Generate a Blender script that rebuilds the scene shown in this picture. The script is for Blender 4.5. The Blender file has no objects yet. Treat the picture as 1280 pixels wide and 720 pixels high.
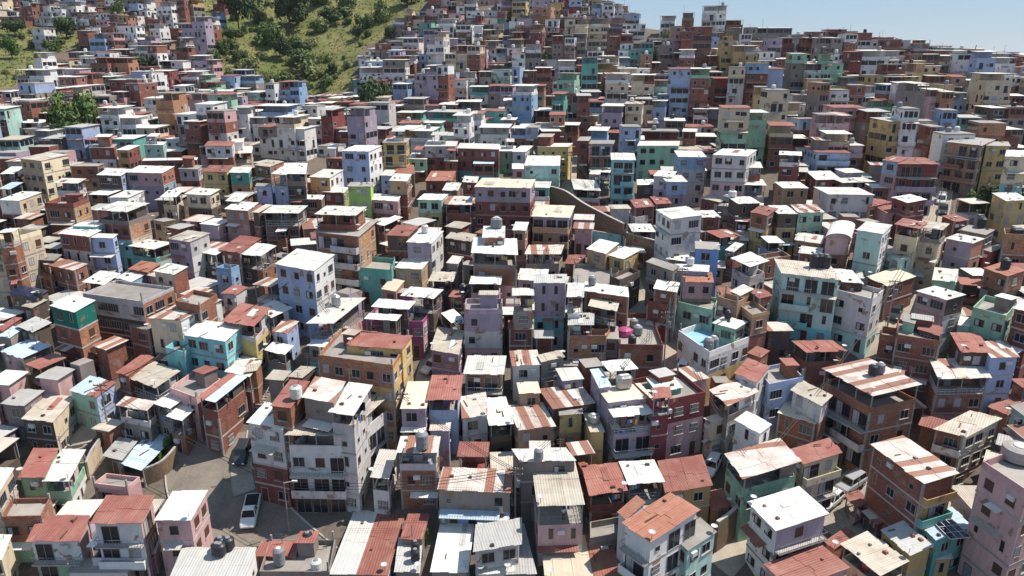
import bpy, math, random
import numpy as np
from mathutils import Vector, Matrix

C = bpy.data.collections.new('town')
SC = bpy.context.scene
SC.collection.children.link(C)
R = math.radians
F, PITCH, CAMZ = 900.0, R(18), 50.0
CP, SP = math.cos(PITCH), math.sin(PITCH)
FL_H = 2.7

# ------------------------------------------------------------------ camera
cam = bpy.data.cameras.new('camera')
cam.sensor_width = 36.0
cam.lens = 36.0 * F / 1280.0
cam.clip_end = 20000
cam.clip_start = 0.5
camo = bpy.data.objects.new('camera', cam)
C.objects.link(camo)
camo.location = (0, 0, CAMZ)
camo.rotation_euler = (R(90) - PITCH, 0, 0)
SC.camera = camo

def ray(px, py):
    u, v = (px - 640) / F, -(py - 360) / F
    return Vector((u, CP + v * SP, v * CP - SP))

def proj(p):
    x, y, z = p[0], p[1], p[2] - CAMZ
    d = y * CP - z * SP
    return 640 + F * x / d, 360 - F * (y * SP + z * CP) / d, d

# ------------------------------------------------------------------ terrain
# places seen in the photograph (picture point, metres away), each about 4 m over the ground
SEEN = [(640,650,80),(320,640,83),(100,600,86),(1150,600,92),(1040,640,86),(1250,640,80),(640,720,73),(100,720,73),(1200,720,75),
 (265,445,101),(60,460,100),(460,450,100),(690,410,108),(1020,400,108),(1220,470,98),(850,470,98),
 (385,355,116),(60,330,122),(200,300,132),(850,285,136),(630,250,150),(1060,280,138),(1230,300,130),
 (455,205,178),(800,215,168),(200,200,178),(60,200,175),(1000,230,160),(1150,240,150),(1250,210,165),
 (1190,160,205),(250,150,222),(60,150,215),(540,130,245),(700,140,225),(900,130,225),(1060,85,245),(1200,100,235),
 (60,95,250),(490,75,280),(700,80,268),(900,60,275),(1100,60,280),(1240,78,275),
 (200,10,325),(80,30,320),(700,12,318),(600,20,320),(860,28,302),(370,50,330),(360,115,285),(420,30,345),(300,20,345),(1000,40,295)]
ctrl = []
for x, y, d in SEEN:
    p = ray(x, y) * d
    ctrl.append((p.x, p.y, p.z + CAMZ - 4.0))
ctrl += [(-60, 30, -12), (60, 30, -12), (0, 30, -12), (-150, 60, -8), (150, 60, -8),
         (-160, 430, 92), (-60, 430, 86), (30, 420, 78), (-260, 420, 88), (-250, 300, 55), (-220, 200, 30), (-170, 120, 6),
         (90, 400, 34), (150, 400, 18), (240, 380, 10), (260, 300, 30), (220, 200, 24), (170, 120, 6), (320, 300, 5), (100, 470, 20), (200, 480, 0)]
ctrl = np.array(ctrl)
S0 = 100.0
def _u(r2):
    return np.where(r2 > 1e-12, 0.5 * r2 * np.log(np.maximum(r2, 1e-12)), 0.0)
_cx = ctrl[:, :2] / S0
_n = len(_cx)
_d2 = ((_cx[:, None] - _cx[None]) ** 2).sum(2)
_A = np.zeros((_n + 3, _n + 3))
_A[:_n, :_n] = _u(_d2) + np.eye(_n) * 0.02
_A[:_n, _n] = 1; _A[:_n, _n + 1:] = _cx
_A[_n, :_n] = 1; _A[_n + 1:, :_n] = _cx.T
_w = np.linalg.solve(_A, np.concatenate([ctrl[:, 2], np.zeros(3)]))
GX0, GX1, GY0, GY1, GS = -340, 340, 10, 520, 2.0
NX, NY = int((GX1 - GX0) / GS) + 1, int((GY1 - GY0) / GS) + 1
_gx, _gy = np.meshgrid(np.linspace(GX0, GX1, NX), np.linspace(GY0, GY1, NY))
_P = np.stack([_gx.ravel(), _gy.ravel()], 1)
GZ = np.zeros(len(_P))
for i in range(0, len(_P), 8000):
    q = _P[i:i + 8000] / S0
    GZ[i:i + 8000] = _u(((q[:, None] - _cx[None]) ** 2).sum(2)) @ _w[:_n] + _w[_n] + q @ _w[_n + 1:]
# far outside the town the land sinks to the plain
out = np.maximum.reduce([np.abs(_P[:, 0]) - 270, _P[:, 1] - 430, 0 * _P[:, 0]]) / 70.0
t = np.clip(out, 0, 1); t = t * t * (3 - 2 * t)
GZ = (GZ * (1 - t) + -25.0 * t)
GZ = np.maximum(GZ, -25).reshape(NY, NX)

def G(x, y):
    a = min(max((x - GX0) / GS, 0), NX - 1.001); b = min(max((y - GY0) / GS, 0), NY - 1.001)
    i, j = int(a), int(b); a -= i; b -= j
    return float((GZ[j, i] * (1 - a) + GZ[j, i + 1] * a) * (1 - b) + (GZ[j + 1, i] * (1 - a) + GZ[j + 1, i + 1] * a) * b)

def hit(px, py, h=0.0):
    """Where the sight line through a picture point passes h metres over the ground."""
    r = ray(px, py)
    t = 20.0; last = None
    while t < 480:
        p = r * t
        f = p.z + CAMZ - h - G(p.x, p.y)
        if f <= 0:
            a, b = t - 1.0, t
            for _ in range(16):
                m = (a + b) / 2; q = r * m
                if q.z + CAMZ - h - G(q.x, q.y) <= 0: b = m
                else: a = m
            p = r * b
            return Vector((p.x, p.y, p.z + CAMZ))
        t += 1.0
    return None

def on_plane(px, py, z):
    r = ray(px, py)
    if r.z > -0.004: return None
    t = (z - CAMZ) / r.z
    return Vector((r.x * t, r.y * t, z))

# ------------------------------------------------------------------ materials
def new_mat(name):
    m = bpy.data.materials.new(name); m.use_nodes = True
    nt = m.node_tree; b = nt.nodes['Principled BSDF']
    return m, nt, b

def N(nt, kind, **kw):
    n = nt.nodes.new(kind)
    for k, v in kw.items():
        if k.startswith('i_'):
            key = k[2:]
            n.inputs[int(key) if key.isdigit() else key.replace('_', ' ')].default_value = v
        else: setattr(n, k, v)
    return n

def mixc(nt, fac, a, b, blend='MIX'):
    n = nt.nodes.new('ShaderNodeMix'); n.data_type = 'RGBA'; n.blend_type = blend
    for idx, v in ((0, fac), (6, a), (7, b)):
        if hasattr(v, 'links') or hasattr(v, 'is_linked'): nt.links.new(v, n.inputs[idx])
        else: n.inputs[idx].default_value = v if idx == 0 else (v if len(v) == 4 else (*v, 1))
    return n.outputs[2]

def ramp(nt, src, stops):
    n = nt.nodes.new('ShaderNodeValToRGB')
    e = n.color_ramp.elements
    while len(e) < len(stops): e.new(0.5)
    for k, (p, c) in zip(e, stops):
        k.position = p; k.color = (c, c, c, 1) if isinstance(c, (int, float)) else (*c, 1)
    nt.links.new(src, n.inputs[0])
    return n.outputs[0]

def mth(nt, op, a, b=None):
    n = nt.nodes.new('ShaderNodeMath'); n.operation = op
    for i, v in enumerate((a, b)):
        if v is None: continue
        if hasattr(v, 'is_linked'): nt.links.new(v, n.inputs[i])
        else: n.inputs[i].default_value = v
    return n.outputs[0]

COL = dict(br=(.25, .088, .06), wh=(.74, .73, .72), lw=(.56, .53, .53), gy=(.27, .235, .215), cr=(.66, .55, .41), ye=(.57, .41, .20),
           te=(.16, .40, .36), tq=(.24, .54, .56), tu=(.44, .62, .57), gr=(.34, .53, .40), lg=(.38, .50, .17), bl=(.30, .43, .63),
           lb=(.38, .46, .64), db=(.24, .38, .64), pk=(.57, .37, .37), lv=(.40, .33, .41), pu=(.26, .18, .28), mg=(.33, .10, .21),
           rd=(.23, .075, .07), sa=(.50, .25, .18), tn=(.43, .28, .195), dk=(.11, .085, .072), st=(.26, .22, .18), tt=(.02, .16, .14))
COL['or'] = (.43, .22, .125)
_mats = {}
def object_coords(nt, seedmul=37.0):
    tc = N(nt, 'ShaderNodeTexCoord'); oi = N(nt, 'ShaderNodeObjectInfo')
    off = N(nt, 'ShaderNodeCombineXYZ')
    r = mth(nt, 'MULTIPLY', oi.outputs['Random'], seedmul)
    nt.links.new(r, off.inputs[0]); nt.links.new(r, off.inputs[1]); 
    add = N(nt, 'ShaderNodeVectorMath', operation='ADD')
    nt.links.new(tc.outputs['Object'], add.inputs[0]); nt.links.new(off.outputs[0], add.inputs[1])
    return tc.outputs['Object'], add.outputs[0], oi.outputs['Random']

def wall_mat(code):
    if ('w', code) in _mats: return _mats['w', code]
    m, nt, b = new_mat('wall_' + code)
    col = COL[code]
    loc, rnd, ran = object_coords(nt)
    mp = N(nt, 'ShaderNodeMapping'); mp.inputs['Scale'].default_value = (.9, .9, .22)
    nt.links.new(rnd, mp.inputs[0])
    streak = N(nt, 'ShaderNodeTexNoise', i_Scale=1.1, i_Detail=5.0, i_Roughness=.65); nt.links.new(mp.outputs[0], streak.inputs['Vector'])
    blot = N(nt, 'ShaderNodeTexNoise', i_Scale=.35, i_Detail=4.0); nt.links.new(rnd, blot.inputs['Vector'])
    if code in ('br', 'or'):
        sx = N(nt, 'ShaderNodeSeparateXYZ'); nt.links.new(loc, sx.inputs[0])
        cb = N(nt, 'ShaderNodeCombineXYZ')
        nt.links.new(mth(nt, 'ADD', sx.outputs[0], sx.outputs[1]), cb.inputs[0]); nt.links.new(sx.outputs[2], cb.inputs[1])
        bt = N(nt, 'ShaderNodeTexBrick', i_Scale=1.0)
        bt.inputs['Brick Width'].default_value = .42; bt.inputs['Row Height'].default_value = .22; bt.inputs['Mortar Size'].default_value = .016
        d = tuple(c * .72 for c in col); l = tuple(min(1, c * 1.25) for c in col)
        bt.inputs['Color1'].default_value = (*d, 1); bt.inputs['Color2'].default_value = (*l, 1)
        bt.inputs['Mortar'].default_value = (.30, .24, .21, 1)
        nt.links.new(cb.outputs[0], bt.inputs['Vector'])
        base = bt.outputs['Color']
        patch = ramp(nt, blot.outputs['Fac'], [(.60, 0.0), (.68, .55)])
        base = mixc(nt, patch, base, (.33, .27, .24))
    else:
        base = mixc(nt, ramp(nt, blot.outputs['Fac'], [(.35, 0.0), (.75, .35)]), col, tuple(c * .78 + .02 for c in col))
    dirt = ramp(nt, streak.outputs['Fac'], [(.46, 0.0), (.76, .72 if code not in ('wh', 'lb') else .55)])
    base = mixc(nt, dirt, base, tuple(c * .45 + .03 for c in col))
    if code not in ('br', 'or'):      # places where the plaster has come away from the brick
        pn = N(nt, 'ShaderNodeTexNoise', i_Scale=.55, i_Detail=7.0, i_Roughness=.6); nt.links.new(rnd, pn.inputs['Vector'])
        base = mixc(nt, ramp(nt, pn.outputs['Fac'], [(.60, 0.0), (.625, .85)]), base, (.27, .165, .12))
    hs = N(nt, 'ShaderNodeHueSaturation')
    nt.links.new(base, hs.inputs['Color'])
    nt.links.new(mth(nt, 'ADD', mth(nt, 'MULTIPLY', ran, .34), .80), hs.inputs['Value'])
    nt.links.new(mth(nt, 'ADD', mth(nt, 'MULTIPLY', ran, .030), .485), hs.inputs['Hue'])
    hs.inputs['Saturation'].default_value = 1.08
    nt.links.new(hs.outputs[0], b.inputs['Base Color'])
    b.inputs['Roughness'].default_value = .88
    b.inputs['Specular IOR Level'].default_value = .25
    _mats['w', code] = m
    return m

ROOFC = dict(W=((.73, .715, .665), (.47, .43, .38), .10, 0), G=((.50, .49, .47), (.30, .27, .25), .2, 0), R=((.30, .105, .085), (.42, .22, .17), .35, 0),
             S=((.62, .58, .53), (.26, .10, .06), .3, 1), B=((.50, .62, .72), (.42, .46, .50), .15, 0), E=((.55, .50, .42), (.30, .22, .17), .35, 0),
             C=((.36, .33, .30), (.24, .21, .19), .5, 0), N=((.33, .125, .08), (.42, .23, .16), .4, 0), D=((.015, .03, .07), (.03, .04, .08), .2, 0),
             H=((.68, .60, .47), (.42, .36, .28), .2, 0), Q=((.20, .46, .56), (.45, .56, .60), .5, 0))
def roof_mat(code):
    if ('r', code) in _mats: return _mats['r', code]
    m, nt, b = new_mat('roof_' + code)
    c1, c2, amt, stripe = ROOFC[code]
    loc, rnd, ran = object_coords(nt)
    sx = N(nt, 'ShaderNodeSeparateXYZ'); nt.links.new(rnd, sx.inputs[0])
    lx = N(nt, 'ShaderNodeSeparateXYZ'); nt.links.new(loc, lx.inputs[0])
    # one tone per sheet, sheets about a metre wide
    wn = N(nt, 'ShaderNodeTexWhiteNoise', noise_dimensions='1D')
    nt.links.new(mth(nt, 'FLOOR', mth(nt, 'MULTIPLY', sx.outputs[0], .95)), wn.inputs['W'])
    mp = N(nt, 'ShaderNodeMapping'); mp.inputs['Scale'].default_value = (1.6, .35, 1); nt.links.new(rnd, mp.inputs[0])
    st = N(nt, 'ShaderNodeTexNoise', i_Scale=1.0, i_Detail=6.0, i_Roughness=.7); nt.links.new(mp.outputs[0], st.inputs['Vector'])
    bl = N(nt, 'ShaderNodeTexNoise', i_Scale=.45, i_Detail=5.0, i_Roughness=.6); nt.links.new(rnd, bl.inputs['Vector'])
    base = mixc(nt, ramp(nt, bl.outputs['Fac'], [(.42, 0.0), (.72, min(1, amt * 1.9))]), c1, c2)
    if stripe:
        sel = ramp(nt, wn.outputs['Value'], [(.55, 0.0), (.57, .9)])
        base = mixc(nt, sel, base, (.27, .105, .065))
    else:
        base = mixc(nt, mth(nt, 'MULTIPLY', wn.outputs['Value'], .28), base, tuple(c * .66 for c in c1))
    rust = ramp(nt, st.outputs['Fac'], [(.58, 0.0), (.72, .75)])
    if code in 'SEGW':
        base = mixc(nt, mth(nt, 'MULTIPLY', rust, {'S': .9, 'E': .6, 'G': .5, 'W': .42}[code]), base, (.30, .15, .09) if code != 'W' else (.46, .36, .28))
    elif code in 'RN':
        base = mixc(nt, mth(nt, 'MULTIPLY', rust, .55), base, (.52, .33, .26))
    else:
        base = mixc(nt, mth(nt, 'MULTIPLY', rust, .5), base, tuple(c * .55 for c in c1))
    if code not in 'CQDH':
        seam = N(nt, 'ShaderNodeMath', operation='FRACT'); nt.links.new(mth(nt, 'MULTIPLY', sx.outputs[0], .95), seam.inputs[0])
        line = mth(nt, 'LESS_THAN', seam.outputs[0], .06)
        base = mixc(nt, mth(nt, 'MULTIPLY', line, .28), base, (.12, .09, .08))
        cross = N(nt, 'ShaderNodeMath', operation='FRACT'); nt.links.new(mth(nt, 'MULTIPLY', sx.outputs[1], .41), cross.inputs[0])
        base = mixc(nt, mth(nt, 'MULTIPLY', mth(nt, 'LESS_THAN', cross.outputs[0], .03), .22), base, (.14, .11, .10))
        w = mth(nt, 'SINE', mth(nt, 'MULTIPLY', lx.outputs[0], 21.0))
        bump = N(nt, 'ShaderNodeBump'); bump.inputs['Strength'].default_value = .5; bump.inputs['Distance'].default_value = .03
        nt.links.new(w, bump.inputs['Height']); nt.links.new(bump.outputs[0], b.inputs['Normal'])
    hs = N(nt, 'ShaderNodeHueSaturation'); nt.links.new(base, hs.inputs['Color'])
    nt.links.new(mth(nt, 'ADD', mth(nt, 'MULTIPLY', ran, .30), .80), hs.inputs['Value'])
    nt.links.new(hs.outputs[0], b.inputs['Base Color'])
    b.inputs['Roughness'].default_value = .15 if code == 'D' else .62
    b.inputs['Specular IOR Level'].default_value = .35
    _mats['r', code] = m
    return m

def plain(name, col, rough=.7, metal=0.0, noise=.25, spec=.4):
    if name in _mats: return _mats[name]
    m, nt, b = new_mat(name)
    loc, rnd, ran = object_coords(nt)
    n = N(nt, 'ShaderNodeTexNoise', i_Scale=2.5, i_Detail=4.0); nt.links.new(rnd, n.inputs['Vector'])
    base = mixc(nt, ramp(nt, n.outputs['Fac'], [(.35, 0.0), (.7, noise)]), col, tuple(c * .5 for c in col))
    nt.links.new(base, b.inputs['Base Color'])
    b.inputs['Roughness'].default_value = rough; b.inputs['Metallic'].default_value = metal
    b.inputs['Specular IOR Level'].default_value = spec
    _mats[name] = m
    return m

GLASS = plain('window_glass', (.022, .025, .032), .12, 0, .1, .5)
FRAMEW = plain('frame_white', (.50, .49, .47), .6)
FRAMED = plain('frame_brown', (.11, .07, .05), .6)
FRAMEG = plain('frame_aluminium', (.36, .36, .37), .45, .3)
DOORM = plain('door_wood', (.10, .05, .03), .6)
DOORG = plain('door_steel', (.22, .24, .27), .5)
CURTAIN = plain('curtain', (.42, .40, .42), .8)
CONC = plain('concrete', (.33, .31, .29), .9, 0, .5, .2)
CONCL = plain('concrete_pale', (.46, .43, .40), .9, 0, .5, .2)
RAILM = plain('rail_steel', (.20, .20, .21), .5, .3)
RAILW = plain('rail_white', (.62, .62, .60), .5)
POSTM = plain('post', (.28, .26, .25), .7)

# ------------------------------------------------------------------ mesh building
class MB:
    def __init__(self): self.v = []; self.f = []; self.m = []; self.mats = []
    def mi(self, mat):
        if mat not in self.mats: self.mats.append(mat)
        return self.mats.index(mat)
    def face(self, pts, mat):
        i = len(self.v); self.v += [tuple(p) for p in pts]
        self.f.append(tuple(range(i, i + len(pts)))); self.m.append(self.mi(mat))
    def poly(self, verts, faces, mat):
        i = len(self.v); self.v += [tuple(p) for p in verts]
        k = self.mi(mat)
        for f in faces: self.f.append(tuple(a + i for a in f)); self.m.append(k)
    def hexa(self, b, t, mat):
        """Solid between a bottom quad and a top quad, both counter-clockwise from above."""
        self.poly(list(b) + list(t), [(3, 2, 1, 0), (4, 5, 6, 7), (0, 1, 5, 4), (1, 2, 6, 5), (2, 3, 7, 6), (3, 0, 4, 7)], mat)
    def box(self, x0, y0, z0, x1, y1, z1, mat):
        self.hexa([(x0, y0, z0), (x1, y0, z0), (x1, y1, z0), (x0, y1, z0)], [(x0, y0, z1), (x1, y0, z1), (x1, y1, z1), (x0, y1, z1)], mat)
    def tube(self, a, b, r0, mat, r1=None, n=6, caps=True):
        a, b = Vector(a), Vector(b); r1 = r0 if r1 is None else r1
        d = (b - a).normalized(); s = d.orthogonal().normalized(); q = d.cross(s)
        vs = []
        for p, r in ((a, r0), (b, r1)):
            for k in range(n):
                an = 2 * math.pi * k / n
                vs.append(p + (s * math.cos(an) + q * math.sin(an)) * r)
        fs = [(k, (k + 1) % n, n + (k + 1) % n, n + k) for k in range(n)]
        if caps: fs += [tuple(range(n - 1, -1, -1)), tuple(range(n, 2 * n))]
        self.poly(vs, fs, mat)
    def lathe(self, prof, mat, n=14, c=(0, 0, 0)):
        vs = []; fs = []
        for r, z in prof:
            for k in range(n):
                an = 2 * math.pi * k / n
                vs.append((c[0] + r * math.cos(an), c[1] + r * math.sin(an), c[2] + z))
        for i in range(len(prof) - 1):
            for k in range(n):
                fs.append((i * n + k, i * n + (k + 1) % n, (i + 1) * n + (k + 1) % n, (i + 1) * n + k))
        fs.append(tuple(range(n - 1, -1, -1))); fs.append(tuple(range((len(prof) - 1) * n, len(prof) * n)))
        self.poly(vs, fs, mat)
    def mesh(self, name):
        me = bpy.data.meshes.new(name)
        me.from_pydata(self.v, [], self.f)
        for m in self.mats: me.materials.append(m)
        me.polygons.foreach_set('material_index', self.m)
        me.update()
        return me
    def build(self, name, parent=None, smooth=False):
        me = self.mesh(name)
        if smooth: me.polygons.foreach_set('use_smooth', [True] * len(me.polygons))
        return link(name, me, parent)

def link(name, data, parent=None):
    o = bpy.data.objects.new(name, data); C.objects.link(o)
    if parent is not None: o.parent = parent
    return o

def tag(o, label=None, cat=None, group=None, kind=None):
    for k, v in (('label', label), ('category', cat), ('group', group), ('kind', kind)):
        if v: o[k] = v
    return o

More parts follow.
